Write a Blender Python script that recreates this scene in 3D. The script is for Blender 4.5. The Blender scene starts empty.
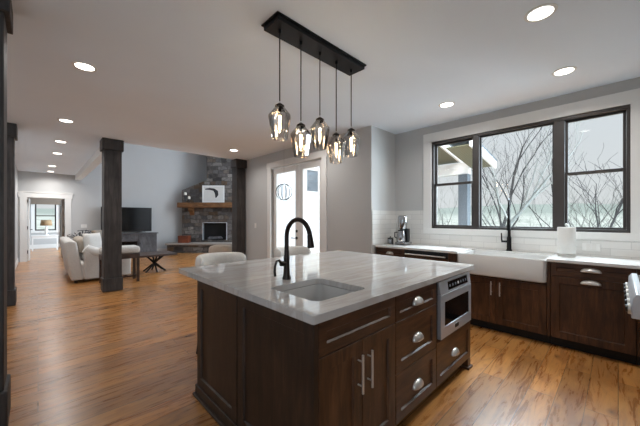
import bpy, bmesh, math, random
from mathutils import Vector, Matrix
random.seed(7)
PI = math.pi
SC = bpy.context.scene
COL = SC.collection

# ------------------------------------------------------------------ camera
TH = math.atan(282 / 290)                      # heading, clockwise from +Y
FWD = Vector((math.sin(TH), math.cos(TH), 0)); RGT = Vector((math.cos(TH), -math.sin(TH), 0))
cam = bpy.data.cameras.new('camera'); camo = bpy.data.objects.new('camera', cam); COL.objects.link(camo)
camo.location = (0, 0, 1.34); camo.rotation_euler = (PI / 2, 0, -TH)
cam.sensor_width = 36; cam.lens = 290 / 640 * 36; cam.shift_y = 5.5 / 640; cam.clip_start = 0.05; cam.clip_end = 600
SC.camera = camo

# ------------------------------------------------------------------ exposure, world, sun, daylight, added fill panels
SC.view_settings.view_transform = 'Standard'; SC.view_settings.look = 'None'
SC.view_settings.gamma = 1; SC.view_settings.use_curve_mapping = False
SC.view_settings.exposure = 0.70
world = bpy.data.worlds.new('world'); SC.world = world; world.use_nodes = True
wn = world.node_tree.nodes; wl = world.node_tree.links
bg = wn['Background']
tc = wn.new('ShaderNodeTexCoord'); sp = wn.new('ShaderNodeSeparateXYZ'); rp = wn.new('ShaderNodeValToRGB')
wl.new(tc.outputs['Generated'], sp.inputs[0]); wl.new(sp.outputs['Z'], rp.inputs[0]); wl.new(rp.outputs[0], bg.inputs[0])
rp.color_ramp.elements[0].position = 0.0; rp.color_ramp.elements[0].color = (0.86, 0.875, 0.89, 1)
rp.color_ramp.elements[1].position = 0.55; rp.color_ramp.elements[1].color = (0.78, 0.86, 0.96, 1)
bg.inputs[1].default_value = 0.54

def light(name, kind, loc, energy, color, rot=(0, 0, 0), **kw):
    d = bpy.data.lights.new(name, kind); o = bpy.data.objects.new(name, d); COL.objects.link(o)
    o.location = loc; o.rotation_euler = rot; d.energy = energy; d.color = color
    for k, v in kw.items(): setattr(d, k, v)
    return o
sun = light('sun', 'SUN', (0, 0, 30), 2.4, (1, 0.97, 0.92), angle=0.2)
sun.rotation_euler = Vector((0.35, 0.5, -0.8)).to_track_quat('-Z', 'Y').to_euler()
DAY = (0.74, 0.88, 1.0)
# unseen living room windows, kitchen window portal, and two added fill panels
light('fill_panel_left', 'AREA', (-3.40, 3.4, 1.6), 11, DAY, (0, -PI / 2, 0), shape='RECTANGLE', size=1.7, size_y=4.4)  # added fill from the left, the wall there has no window
light('daylight_living', 'AREA', (6.50, 8.6, 2.6), 140, (0.78, 0.89, 1.0), (0, PI / 2, 0), shape='RECTANGLE', size=3.0, size_y=2.9)
light('fill_panel_front', 'AREA', (-1.9, -1.40, 1.6), 24, DAY, (PI / 2, 0, 0), shape='RECTANGLE', size=2.4, size_y=1.7)  # added fill from behind the camera, no window in that wall
light('daylight_kitchen', 'AREA', (4.62, 0.98, 1.86), 40, DAY, (0, PI / 2, 0), shape='RECTANGLE', size=1.3, size_y=2.1).data.cycles.is_portal = True

light('sky_boost_panel', 'AREA', (6.3, 0.9, 4.3), 560, DAY, Vector((-1.9, 0, -2.4)).to_track_quat('-Z', 'Y').to_euler(), shape='RECTANGLE', size=3.0, size_y=2.0)  # unseen panel above the window, added to strengthen the sky light
light('return_wall_fill', 'AREA', (7.4, -2.7, 1.7), 560, DAY, Vector((-3.4, 4.8, 0)).to_track_quat('-Z', 'Y').to_euler(), shape='RECTANGLE', size=3.4, size_y=3.2)  # unseen panel outside, added to throw light onto the return wall
light('bedroom_fill_panel', 'AREA', (2.85, 15.5, 1.5), 150, DAY, (0, PI / 2, 0), shape='RECTANGLE', size=1.5, size_y=2.0)  # added panel brightening the far room, its side wall has no window

# ------------------------------------------------------------------ materials
def srgb(r, g, b):
    f = lambda c: (c / 12.92 if c <= 0.04045 else ((c + 0.055) / 1.055) ** 2.4)
    return (f(r / 255), f(g / 255), f(b / 255), 1)
def newmat(name):
    m = bpy.data.materials.new(name); m.use_nodes = True
    return m, m.node_tree.nodes, m.node_tree.links, m.node_tree.nodes['Principled BSDF']
def ramp(n, stops):
    r = n.new('ShaderNodeValToRGB'); e = r.color_ramp.elements
    while len(e) < len(stops): e.new(0.5)
    for k, (p, c) in enumerate(stops): e[k].position = p; e[k].color = c
    return r
def mat(name, col, rough=0.6, metal=0, var=0.06, scale=8, bump=0.0, emit=None, coat=0, stretch=(1, 1, 1), spec=None):
    m, n, l, b = newmat(name)
    t = n.new('ShaderNodeTexCoord'); mp = n.new('ShaderNodeMapping'); mp.inputs['Scale'].default_value = stretch
    nz = n.new('ShaderNodeTexNoise'); nz.inputs['Scale'].default_value = scale; nz.inputs['Detail'].default_value = 4
    l.new(t.outputs['Object'], mp.inputs[0]); l.new(mp.outputs[0], nz.inputs['Vector'])
    lo = tuple(c * (1 - var) for c in col[:3]) + (1,); hi = tuple(min(1, c * (1 + var)) for c in col[:3]) + (1,)
    r = ramp(n, [(0.3, lo), (0.7, hi)]); l.new(nz.outputs['Fac'], r.inputs[0]); l.new(r.outputs[0], b.inputs['Base Color'])
    b.inputs['Roughness'].default_value = rough; b.inputs['Metallic'].default_value = metal
    if coat: b.inputs['Coat Weight'].default_value = coat; b.inputs['Coat Roughness'].default_value = 0.15
    if spec is not None: b.inputs['Specular IOR Level'].default_value = spec
    if bump:
        bp = n.new('ShaderNodeBump'); bp.inputs['Strength'].default_value = bump; bp.inputs['Distance'].default_value = 0.01
        l.new(nz.outputs['Fac'], bp.inputs['Height']); l.new(bp.outputs[0], b.inputs['Normal'])
    if emit: b.inputs['Emission Color'].default_value = emit[0]; b.inputs['Emission Strength'].default_value = emit[1]
    return m
def wood(name, dark, mid, lite, rough=0.42, stretch=(9, 9, 1.2), scale=3.0, coat=0.0):
    m, n, l, b = newmat(name)
    t = n.new('ShaderNodeTexCoord'); mp = n.new('ShaderNodeMapping'); mp.inputs['Scale'].default_value = stretch
    l.new(t.outputs['Object'], mp.inputs[0])
    a = n.new('ShaderNodeTexNoise'); a.inputs['Scale'].default_value = scale; a.inputs['Detail'].default_value = 8; a.inputs['Roughness'].default_value = 0.65; a.inputs['Distortion'].default_value = 0.6
    l.new(mp.outputs[0], a.inputs['Vector'])
    c = n.new('ShaderNodeTexNoise'); c.inputs['Scale'].default_value = 3.5; c.inputs['Detail'].default_value = 3
    l.new(t.outputs['Object'], c.inputs['Vector'])
    r = ramp(n, [(0.28, dark), (0.52, mid), (0.78, lite)]); l.new(a.outputs['Fac'], r.inputs[0])
    r2 = ramp(n, [(0.3, (0.62, 0.6, 0.6, 1)), (0.7, (1.2, 1.16, 1.12, 1))]); l.new(c.outputs['Fac'], r2.inputs[0])
    mx = n.new('ShaderNodeMix'); mx.data_type = 'RGBA'; mx.blend_type = 'MULTIPLY'; mx.inputs[0].default_value = 1
    l.new(r.outputs[0], mx.inputs[6]); l.new(r2.outputs[0], mx.inputs[7]); l.new(mx.outputs[2], b.inputs['Base Color'])
    b.inputs['Roughness'].default_value = rough
    if coat: b.inputs['Coat Weight'].default_value = coat; b.inputs['Coat Roughness'].default_value = 0.2
    bp = n.new('ShaderNodeBump'); bp.inputs['Strength'].default_value = 0.15; bp.inputs['Distance'].default_value = 0.004
    l.new(a.outputs['Fac'], bp.inputs['Height']); l.new(bp.outputs[0], b.inputs['Normal'])
    return m
def floor_mat():
    m, n, l, b = newmat('hardwood_planks')
    t = n.new('ShaderNodeTexCoord')
    br = n.new('ShaderNodeTexBrick'); br.offset = 0.37; br.offset_frequency = 2; br.squash = 1
    br.inputs['Scale'].default_value = 1; br.inputs['Brick Width'].default_value = 1.7; br.inputs['Row Height'].default_value = 0.165
    br.inputs['Mortar Size'].default_value = 0.0022; br.inputs['Mortar Smooth'].default_value = 0.3
    br.inputs['Color1'].default_value = (0, 0, 0, 1); br.inputs['Color2'].default_value = (1, 1, 1, 1); br.inputs['Mortar'].default_value = (0.5, 0.5, 0.5, 1)
    l.new(t.outputs['Object'], br.inputs['Vector'])
    # every plank samples its own piece of grain
    vm = n.new('ShaderNodeVectorMath'); vm.operation = 'MULTIPLY'; vm.inputs[1].default_value = (9.0, 5.0, 3.0)
    l.new(br.outputs['Color'], vm.inputs[0])
    ad = n.new('ShaderNodeVectorMath'); ad.operation = 'ADD'
    l.new(t.outputs['Object'], ad.inputs[0]); l.new(vm.outputs[0], ad.inputs[1])
    mp = n.new('ShaderNodeMapping'); mp.inputs['Scale'].default_value = (1.3, 11, 1); l.new(ad.outputs[0], mp.inputs[0])
    g = n.new('ShaderNodeTexNoise'); g.inputs['Scale'].default_value = 2.0; g.inputs['Detail'].default_value = 9; g.inputs['Roughness'].default_value = 0.68; g.inputs['Distortion'].default_value = 0.9
    l.new(mp.outputs[0], g.inputs['Vector'])
    gr = ramp(n, [(0.27, srgb(98, 58, 28)), (0.40, srgb(162, 108, 58)), (0.56, srgb(190, 138, 80)), (0.8, srgb(196, 146, 88))])
    l.new(g.outputs['Fac'], gr.inputs[0])
    tint = ramp(n, [(0.0, (0.72, 0.68, 0.66, 1)), (0.5, (0.95, 0.94, 0.93, 1)), (1.0, (1.14, 1.06, 0.98, 1))]); l.new(br.outputs['Color'], tint.inputs[0])
    mx = n.new('ShaderNodeMix'); mx.data_type = 'RGBA'; mx.blend_type = 'MULTIPLY'; mx.inputs[0].default_value = 1
    l.new(gr.outputs[0], mx.inputs[6]); l.new(tint.outputs[0], mx.inputs[7])
    # knots
    mk = n.new('ShaderNodeMapping'); mk.inputs['Scale'].default_value = (2.4, 4.6, 1); l.new(ad.outputs[0], mk.inputs[0])
    vo = n.new('ShaderNodeTexVoronoi'); vo.inputs['Scale'].default_value = 1.0; l.new(mk.outputs[0], vo.inputs['Vector'])
    kr = ramp(n, [(0.02, (0.22, 0.17, 0.14, 1)), (0.07, (0.62, 0.52, 0.44, 1)), (0.15, (1, 1, 1, 1))]); l.new(vo.outputs['Distance'], kr.inputs[0])
    m2 = n.new('ShaderNodeMix'); m2.data_type = 'RGBA'; m2.blend_type = 'MULTIPLY'; m2.inputs[0].default_value = 0.8
    l.new(mx.outputs[2], m2.inputs[6]); l.new(kr.outputs[0], m2.inputs[7])
    # broad mineral streaks, honey to amber
    ms = n.new('ShaderNodeMapping'); ms.inputs['Scale'].default_value = (1.1, 4.5, 1); l.new(ad.outputs[0], ms.inputs[0])
    st = n.new('ShaderNodeTexNoise'); st.inputs['Scale'].default_value = 1.6; st.inputs['Detail'].default_value = 5; st.inputs['Distortion'].default_value = 1.5; l.new(ms.outputs[0], st.inputs['Vector'])
    sr_ = ramp(n, [(0.32, (0.66, 0.56, 0.48, 1)), (0.46, (0.98, 0.95, 0.9, 1)), (0.62, (1.08, 1.02, 0.9, 1)), (0.74, (1.05, 0.9, 0.66, 1))]); l.new(st.outputs['Fac'], sr_.inputs[0])
    m4 = n.new('ShaderNodeMix'); m4.data_type = 'RGBA'; m4.blend_type = 'MULTIPLY'; m4.inputs[0].default_value = 0.9; l.new(m2.outputs[2], m4.inputs[6]); l.new(sr_.outputs[0], m4.inputs[7])
    m3 = n.new('ShaderNodeMix'); m3.data_type = 'RGBA'; l.new(br.outputs['Fac'], m3.inputs[0]); l.new(m4.outputs[2], m3.inputs[6]); m3.inputs[7].default_value = srgb(60, 38, 20)
    l.new(m3.outputs[2], b.inputs['Base Color'])
    rr = ramp(n, [(0.3, (0.25, 0.25, 0.25, 1)), (0.7, (0.32, 0.32, 0.32, 1))]); l.new(g.outputs['Fac'], rr.inputs[0]); l.new(rr.outputs[0], b.inputs['Roughness'])
    bp = n.new('ShaderNodeBump'); bp.inputs['Strength'].default_value = 0.03; bp.inputs['Distance'].default_value = 0.003; b.inputs['Coat Weight'].default_value = 0.3; b.inputs['Coat Roughness'].default_value = 0.22
    l.new(g.outputs['Fac'], bp.inputs['Height']); l.new(bp.outputs[0], b.inputs['Normal'])
    return m
def stone_mat():
    m, n, l, b = newmat('stacked_stone')
    t = n.new('ShaderNodeTexCoord'); s = n.new('ShaderNodeSeparateXYZ'); l.new(t.outputs['Object'], s.inputs[0])
    sm = n.new('ShaderNodeMath'); sm.operation = 'ADD'; l.new(s.outputs['X'], sm.inputs[0]); l.new(s.outputs['Y'], sm.inputs[1])
    cb = n.new('ShaderNodeCombineXYZ'); l.new(sm.outputs[0], cb.inputs[0]); l.new(s.outputs['Z'], cb.inputs[1])
    nz = n.new('ShaderNodeTexNoise'); nz.inputs['Scale'].default_value = 3.5; l.new(cb.outputs[0], nz.inputs['Vector'])
    vm = n.new('ShaderNodeVectorMath'); vm.operation = 'SCALE'; vm.inputs['Scale'].default_value = 0.16; l.new(nz.outputs['Color'], vm.inputs[0])
    ad = n.new('ShaderNodeVectorMath'); ad.operation = 'ADD'; l.new(cb.outputs[0], ad.inputs[0]); l.new(vm.outputs[0], ad.inputs[1])
    br = n.new('ShaderNodeTexBrick'); br.offset = 0.43; br.squash = 0.6; br.squash_frequency = 3
    br.inputs['Scale'].default_value = 1; br.inputs['Brick Width'].default_value = 0.38; br.inputs['Row Height'].default_value = 0.155
    br.inputs['Mortar Size'].default_value = 0.012; br.inputs['Mortar Smooth'].default_value = 0.4
    br.inputs['Color1'].default_value = (0, 0, 0, 1); br.inputs['Color2'].default_value = (1, 1, 1, 1); br.inputs['Mortar'].default_value = (0.5, 0.5, 0.5, 1)
    l.new(ad.outputs[0], br.inputs['Vector'])
    r = ramp(n, [(0.0, srgb(52, 49, 48)), (0.25, srgb(104, 99, 96)), (0.45, srgb(88, 70, 52)), (0.65, srgb(122, 117, 113)), (0.82, srgb(74, 72, 73)), (1.0, srgb(146, 139, 132))])
    l.new(br.outputs['Color'], r.inputs[0])
    n2 = n.new('ShaderNodeTexNoise'); n2.inputs['Scale'].default_value = 9; n2.inputs['Detail'].default_value = 6; l.new(t.outputs['Object'], n2.inputs['Vector'])
    r2 = ramp(n, [(0.3, (0.6, 0.6, 0.6, 1)), (0.7, (1.25, 1.25, 1.25, 1))]); l.new(n2.outputs['Fac'], r2.inputs[0])
    mx = n.new('ShaderNodeMix'); mx.data_type = 'RGBA'; mx.blend_type = 'MULTIPLY'; mx.inputs[0].default_value = 1
    l.new(r.outputs[0], mx.inputs[6]); l.new(r2.outputs[0], mx.inputs[7])
    m3 = n.new('ShaderNodeMix'); m3.data_type = 'RGBA'; l.new(br.outputs['Fac'], m3.inputs[0]); l.new(mx.outputs[2], m3.inputs[6]); m3.inputs[7].default_value = srgb(70, 66, 62)
    l.new(m3.outputs[2], b.inputs['Base Color']); b.inputs['Roughness'].default_value = 0.9
    bp = n.new('ShaderNodeBump'); bp.inputs['Strength'].default_value = 0.6; bp.inputs['Distance'].default_value = 0.03; bp.invert = True
    l.new(br.outputs['Fac'], bp.inputs['Height']); l.new(bp.outputs[0], b.inputs['Normal'])
    return m
def marble_mat():
    m, n, l, b = newmat('pale_quartzite')
    t = n.new('ShaderNodeTexCoord'); mp = n.new('ShaderNodeMapping'); mp.inputs['Scale'].default_value = (0.5, 3.2, 1); mp.inputs['Rotation'].default_value = (0, 0, 0.12)
    l.new(t.outputs['Object'], mp.inputs[0])
    a = n.new('ShaderNodeTexNoise'); a.inputs['Scale'].default_value = 1.7; a.inputs['Detail'].default_value = 7; a.inputs['Distortion'].default_value = 1.2
    l.new(mp.outputs[0], a.inputs['Vector'])
    r = ramp(n, [(0.28, srgb(186, 182, 178)), (0.45, srgb(200, 197, 194)), (0.52, srgb(188, 182, 177)), (0.58, srgb(204, 201, 198)), (0.75, srgb(212, 210, 207))])
    l.new(a.outputs['Fac'], r.inputs[0]); l.new(r.outputs[0], b.inputs['Base Color'])
    b.inputs['Roughness'].default_value = 0.05
    return m
def tile_mat():
    m, n, l, b = newmat('white_subway_tile')
    t = n.new('ShaderNodeTexCoord'); s = n.new('ShaderNodeSeparateXYZ'); l.new(t.outputs['Object'], s.inputs[0])
    sm = n.new('ShaderNodeMath'); sm.operation = 'ADD'; l.new(s.outputs['X'], sm.inputs[0]); l.new(s.outputs['Y'], sm.inputs[1])
    cb = n.new('ShaderNodeCombineXYZ'); l.new(sm.outputs[0], cb.inputs[0]); l.new(s.outputs['Z'], cb.inputs[1])
    br = n.new('ShaderNodeTexBrick'); br.offset = 0.5
    br.inputs['Scale'].default_value = 1; br.inputs['Brick Width'].default_value = 0.31; br.inputs['Row Height'].default_value = 0.078
    br.inputs['Mortar Size'].default_value = 0.0022; br.inputs['Color1'].default_value = srgb(216, 214, 210); br.inputs['Color2'].default_value = srgb(226, 224, 220); br.inputs['Mortar'].default_value = srgb(196, 194, 191)
    l.new(cb.outputs[0], br.inputs['Vector']); l.new(br.outputs['Color'], b.inputs['Base Color'])
    b.inputs['Roughness'].default_value = 0.18
    bp = n.new('ShaderNodeBump'); bp.inputs['Strength'].default_value = 0.4; bp.inputs['Distance'].default_value = 0.003; bp.invert = True
    l.new(br.outputs['Fac'], bp.inputs['Height']); l.new(bp.outputs[0], b.inputs['Normal'])
    return m
def pane_mat(name, tint=(0.97, 0.985, 0.98, 1), refl=1.0, base=0.03):
    m = bpy.data.materials.new(name); m.use_nodes = True; n = m.node_tree.nodes; l = m.node_tree.links; n.clear()
    o = n.new('ShaderNodeOutputMaterial'); tr = n.new('ShaderNodeBsdfTransparent'); tr.inputs[0].default_value = tint
    gl = n.new('ShaderNodeBsdfGlossy'); gl.inputs['Roughness'].default_value = 0.02
    lw = n.new('ShaderNodeLayerWeight'); lw.inputs[0].default_value = 0.35
    ml = n.new('ShaderNodeMath'); ml.operation = 'MULTIPLY_ADD'; ml.inputs[1].default_value = 0.35 * refl; ml.inputs[2].default_value = base
    l.new(lw.outputs['Fresnel'], ml.inputs[0])
    mx = n.new('ShaderNodeMixShader'); l.new(ml.outputs[0], mx.inputs[0]); l.new(tr.outputs[0], mx.inputs[1]); l.new(gl.outputs[0], mx.inputs[2]); l.new(mx.outputs[0], o.inputs[0])
    return m
def siding_mat():
    m, n, l, b = newmat('white_board_and_batten')
    t = n.new('ShaderNodeTexCoord'); w = n.new('ShaderNodeTexWave'); w.inputs['Scale'].default_value = 1.6; w.bands_direction = 'X'
    l.new(t.outputs['Object'], w.inputs['Vector'])
    r = ramp(n, [(0.85, srgb(232, 234, 236)), (0.95, srgb(190, 194, 200))]); l.new(w.outputs['Fac'], r.inputs[0]); l.new(r.outputs[0], b.inputs['Base Color'])
    b.inputs['Roughness'].default_value = 0.7
    return m
def plank_ceiling_mat():
    m, n, l, b = newmat('stained_soffit_boards')
    t = n.new('ShaderNodeTexCoord'); w = n.new('ShaderNodeTexWave'); w.inputs['Scale'].default_value = 3; w.inputs['Distortion'].default_value = 0.3; w.bands_direction = 'Y'
    l.new(t.outputs['Object'], w.inputs['Vector'])
    r = ramp(n, [(0.0, srgb(92, 88, 66)), (0.8, srgb(128, 122, 92)), (1.0, srgb(60, 56, 42))]); l.new(w.outputs['Fac'], r.inputs[0]); l.new(r.outputs[0], b.inputs['Base Color'])
    return m
def hill_mat():
    m, n, l, b = newmat('bare_woodland')
    t = n.new('ShaderNodeTexCoord')
    a = n.new('ShaderNodeTexNoise'); a.inputs['Scale'].default_value = 0.12; a.inputs['Detail'].default_value = 9; a.inputs['Roughness'].default_value = 0.7
    l.new(t.outputs['Object'], a.inputs['Vector'])
    a.inputs['Scale'].default_value = 0.35
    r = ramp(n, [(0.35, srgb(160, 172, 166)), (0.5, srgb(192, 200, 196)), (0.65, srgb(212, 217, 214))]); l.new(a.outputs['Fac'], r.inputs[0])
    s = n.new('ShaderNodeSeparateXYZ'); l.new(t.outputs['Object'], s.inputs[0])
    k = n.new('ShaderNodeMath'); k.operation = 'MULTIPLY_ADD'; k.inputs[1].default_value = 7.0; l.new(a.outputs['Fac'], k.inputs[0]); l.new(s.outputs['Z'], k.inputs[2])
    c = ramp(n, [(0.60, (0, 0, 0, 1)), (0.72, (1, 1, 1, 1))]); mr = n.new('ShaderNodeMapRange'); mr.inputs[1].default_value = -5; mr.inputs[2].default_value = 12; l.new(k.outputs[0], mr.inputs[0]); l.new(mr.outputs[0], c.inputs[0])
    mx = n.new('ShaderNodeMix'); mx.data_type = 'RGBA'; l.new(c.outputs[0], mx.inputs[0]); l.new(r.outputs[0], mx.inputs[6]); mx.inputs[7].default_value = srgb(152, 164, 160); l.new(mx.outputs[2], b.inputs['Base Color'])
    b.inputs['Roughness'].default_value = 1
    return m
M = {}
M['wall'] = mat('grey_wall_paint', srgb(188, 188, 187), 0.85, var=0.012, scale=3)
M['ceiling'] = mat('ceiling_paint', srgb(230, 238, 247), 0.9, var=0.01, scale=2)
M['white'] = mat('white_trim_paint', srgb(226, 225, 222), 0.45, var=0.01)
M['floor'] = floor_mat(); M['stone'] = stone_mat(); M['marble'] = marble_mat(); M['tile'] = tile_mat()
M['quartz'] = mat('white_quartz', srgb(222, 221, 218), 0.16, var=0.02, scale=5)
M['cab'] = wood('walnut_stained_alder', srgb(46, 28, 16), srgb(84, 55, 35), srgb(116, 80, 54), 0.38)
M['cab_x'] = wood('walnut_stained_alder_rail', srgb(46, 28, 16), srgb(84, 55, 35), srgb(116, 80, 54), 0.38, stretch=(1.2, 1.2, 9))
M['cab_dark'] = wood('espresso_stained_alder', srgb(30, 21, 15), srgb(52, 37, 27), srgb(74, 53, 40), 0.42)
M['toe'] = mat('black_toe_kick', srgb(20, 19, 19), 0.6)
M['beam'] = wood('dark_stained_post', srgb(34, 31, 30), srgb(60, 56, 55), srgb(88, 82, 80), 0.6, stretch=(7, 7, 0.7))
M['black'] = mat('matte_black_metal', srgb(26, 26, 28), 0.42, metal=0.6)
M['bronze'] = mat('oil_rubbed_bronze', srgb(52, 47, 44), 0.3, metal=0.85)
M['nickel'] = mat('brushed_nickel', srgb(216, 213, 208), 0.28, metal=0.65, var=0.03)
M['steel'] = mat('stainless_steel', srgb(216, 221, 228), 0.32, metal=0.6, var=0.03, stretch=(1, 1, 40))
M['chrome'] = mat('polished_steel', srgb(170, 170, 172), 0.2, metal=1.0, var=0.03)
M['bglass'] = mat('black_oven_glass', srgb(12, 12, 14), 0.08)
M['bplastic'] = mat('black_plastic', srgb(22, 22, 24), 0.35)
M['frame'] = mat('bronze_window_frame', srgb(58, 53, 51), 0.45, var=0.1)
M['pane'] = pane_mat('window_pane', refl=0.6, base=0.012)
M['smoke'] = pane_mat('smoked_shade_glass', (0.95, 0.945, 0.94, 1), 1.8, 0.07)
M['bulbglass'] = pane_mat('clear_bulb_glass', (0.97, 0.95, 0.9, 1), 1.0, 0.04)
M['filament'] = mat('glowing_filament', srgb(255, 210, 150), 0.5, emit=((1, 0.76, 0.48, 1), 22))
M['lens'] = mat('lit_diffuser', srgb(250, 246, 238), 0.5, emit=((1, 0.93, 0.84, 1), 5))
M['fireclay'] = mat('white_fireclay', srgb(204, 202, 199), 0.14, var=0.01)
M['linen'] = mat('oatmeal_linen', srgb(204, 200, 195), 0.95, var=0.08, scale=60, bump=0.2)
M['tan'] = mat('tan_fabric', srgb(176, 164, 150), 0.95, var=0.1, scale=60, bump=0.2)
M['greige'] = mat('dark_greige_fabric', srgb(128, 120, 110), 0.95, var=0.1, scale=60, bump=0.2)
M['boucle'] = mat('white_boucle', srgb(226, 222, 216), 0.95, var=0.05, scale=90, bump=0.3)
M['darkwood'] = wood('dark_walnut_furniture', srgb(40, 28, 22), srgb(64, 46, 37), srgb(92, 68, 56), 0.4, stretch=(1.5, 9, 9))
M['greywood'] = wood('weathered_grey_wood', srgb(62, 62, 66), srgb(92, 93, 97), srgb(116, 116, 120), 0.6)
M['mantel'] = wood('rustic_cedar', srgb(74, 48, 26), srgb(122, 84, 48), srgb(154, 110, 66), 0.6, stretch=(1, 9, 9))
M['box'] = wood('red_cedar_box', srgb(88, 42, 24), srgb(124, 62, 36), srgb(146, 80, 48), 0.5, stretch=(1.5, 9, 9))
M['hearthcap'] = mat('limestone_slab', srgb(150, 142, 134), 0.7, var=0.1, scale=6, bump=0.3)
M['soot'] = mat('black_firebox', srgb(14, 13, 13), 0.9)
M['screen'] = mat('tv_screen', srgb(10, 11, 13), 0.12)
M['taupe'] = wood('taupe_stained_door', srgb(84, 74, 66), srgb(112, 100, 90), srgb(130, 118, 106), 0.5)
M['taupecloth'] = mat('taupe_drape', srgb(122, 110, 98), 0.95, scale=30, bump=0.1)
M['paper'] = mat('white_paper', srgb(222, 220, 216), 0.95, var=0.02, scale=40, bump=0.1)
M['mat'] = mat('picture_paper', srgb(214, 212, 208), 0.8, var=0.03, scale=5)
M['ink'] = mat('dark_ink', srgb(40, 40, 44), 0.8)
M['siding'] = siding_mat(); M['soffit'] = plank_ceiling_mat(); M['hill'] = hill_mat()
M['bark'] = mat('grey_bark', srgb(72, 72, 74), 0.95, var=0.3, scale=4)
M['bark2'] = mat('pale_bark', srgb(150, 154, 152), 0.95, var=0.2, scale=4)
M['postgrey'] = mat('slate_painted_post', srgb(96, 104, 112), 0.6)
M['shade'] = mat('burlap_lamp_shade', srgb(150, 124, 92), 0.9)
M['candle'] = mat('ivory_candle', srgb(232, 228, 218), 0.5)

# ------------------------------------------------------------------ mesh helpers
class MB:
    def __init__(s): s.bm = bmesh.new()
    def box(s, x0, x1, y0, y1, z0, z1):
        v = [s.bm.verts.new(p) for p in ((x0, y0, z0), (x1, y0, z0), (x1, y1, z0), (x0, y1, z0), (x0, y0, z1), (x1, y0, z1), (x1, y1, z1), (x0, y1, z1))]
        for f in ((0, 3, 2, 1), (4, 5, 6, 7), (0, 1, 5, 4), (1, 2, 6, 5), (2, 3, 7, 6), (3, 0, 4, 7)): s.bm.faces.new([v[i] for i in f])
        return s
    def rings(s, rings, caps=True, closed=True):
        R = [[s.bm.verts.new(p) for p in r] for r in rings]; n = len(R[0])
        for a, b in zip(R, R[1:]):
            for i in range(n if closed else n - 1):
                s.bm.faces.new((a[i], a[(i + 1) % n], b[(i + 1) % n], b[i]))
        if caps: s.bm.faces.new(R[0][::-1]); s.bm.faces.new(R[-1])
        return s
    def tube(s, pts, r, seg=10, caps=True):
        pts = [Vector(p) for p in pts]; rs = r if isinstance(r, (list, tuple)) else [r] * len(pts)
        rings = []; t0 = (pts[1] - pts[0]).normalized()
        u = t0.orthogonal().normalized()
        for i, p in enumerate(pts):
            t = ((pts[i + 1] if i + 1 < len(pts) else p) - (pts[i - 1] if i else p)).normalized()
            u = (u - t * u.dot(t)); u = u.normalized() if u.length > 1e-6 else t.orthogonal().normalized()
            w = t.cross(u)
            rings.append([p + (u * math.cos(2 * PI * k / seg) + w * math.sin(2 * PI * k / seg)) * rs[i] for k in range(seg)])
        return s.rings(rings, caps)
    def cyl(s, p0, p1, r0, r1=None, seg=20): return s.tube([p0, p1], [r0, r0 if r1 is None else r1], seg)
    def lathe(s, prof, c=(0, 0, 0), seg=24, caps=True, ph=0):
        c = Vector(c)
        return s.rings([[c + Vector((r * math.cos(ph + 2 * PI * k / seg), r * math.sin(ph + 2 * PI * k / seg), z)) for k in range(seg)] for r, z in prof], caps)
    def ball(s, c, rx, ry=None, rz=None, seg=14, nr=8):
        ry = ry or rx; rz = rz or rx; c = Vector(c)
        rings = []
        for j in range(nr + 1):
            a = -PI / 2 + PI * (0.02 + 0.96 * j / nr)
            rings.append([c + Vector((rx * math.cos(a) * math.cos(2 * PI * k / seg), ry * math.cos(a) * math.sin(2 * PI * k / seg), rz * math.sin(a))) for k in range(seg)])
        return s.rings(rings)
    def prism(s, poly, d):          # poly: list of 3D points, extruded by vector d
        a = [s.bm.verts.new(p) for p in poly]; b = [s.bm.verts.new(Vector(p) + Vector(d)) for p in poly]; n = len(a)
        s.bm.faces.new(a[::-1]); s.bm.faces.new(b)
        for i in range(n): s.bm.faces.new((a[i], a[(i + 1) % n], b[(i + 1) % n], b[i]))
        return s
    def xf(s, mtx): bmesh.ops.transform(s.bm, matrix=mtx, verts=s.bm.verts); return s
    def build(s, name, m, parent=None, bevel=0.0, seg=2, sub=0, solid=0.0, smooth=38):
        bm = s.bm; bmesh.ops.recalc_face_normals(bm, faces=bm.faces)
        for f in bm.faces: f.smooth = True
        for e in bm.edges:
            if len(e.link_faces) == 2 and e.calc_face_angle(0) > math.radians(smooth): e.smooth = False
        me = bpy.data.meshes.new(name); bm.to_mesh(me); bm.free(); me.materials.append(m)
        o = bpy.data.objects.new(name, me); COL.objects.link(o)
        if parent: o.parent = parent
        if solid: md = o.modifiers.new('solid', 'SOLIDIFY'); md.thickness = solid; md.offset = 0
        if bevel:
            md = o.modifiers.new('bevel', 'BEVEL'); md.width = bevel; md.segments = seg; md.limit_method = 'ANGLE'; md.angle_limit = math.radians(40)
        if sub: md = o.modifiers.new('sub', 'SUBSURF'); md.levels = sub; md.render_levels = sub
        return o
def tag(o, label=None, cat=None, group=None, kind=None):
    if label: o['label'] = label
    if cat: o['category'] = cat
    if group: o['group'] = group
    if kind: o['kind'] = kind
    return o
def thing(name, label, cat, loc=(0, 0, 0), rz=0, group=None):
    o = bpy.data.objects.new(name, None); COL.objects.link(o); o.location = loc; o.rotation_euler = (0, 0, rz); o.empty_display_size = 0.1
    return tag(o, label, cat, group)
def struct(name, mb, m, label=None, **kw):
    o = mb.build(name, m, **kw); return tag(o, label, None, None, 'structure')
def structroot(name, label, loc=(0, 0, 0), rz=0):
    o = bpy.data.objects.new(name, None); COL.objects.link(o); o.location = loc; o.rotation_euler = (0, 0, rz); o.empty_display_size = 0.1
    return tag(o, label, None, None, 'structure')
def kids(o): return [c for c in bpy.data.objects if c.parent == o]
def copy_tree(o, parent=None):
    c = o.copy(); COL.objects.link(c)
    if parent: c.parent = parent
    for k in kids(o): copy_tree(k, c)
    return c
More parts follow.
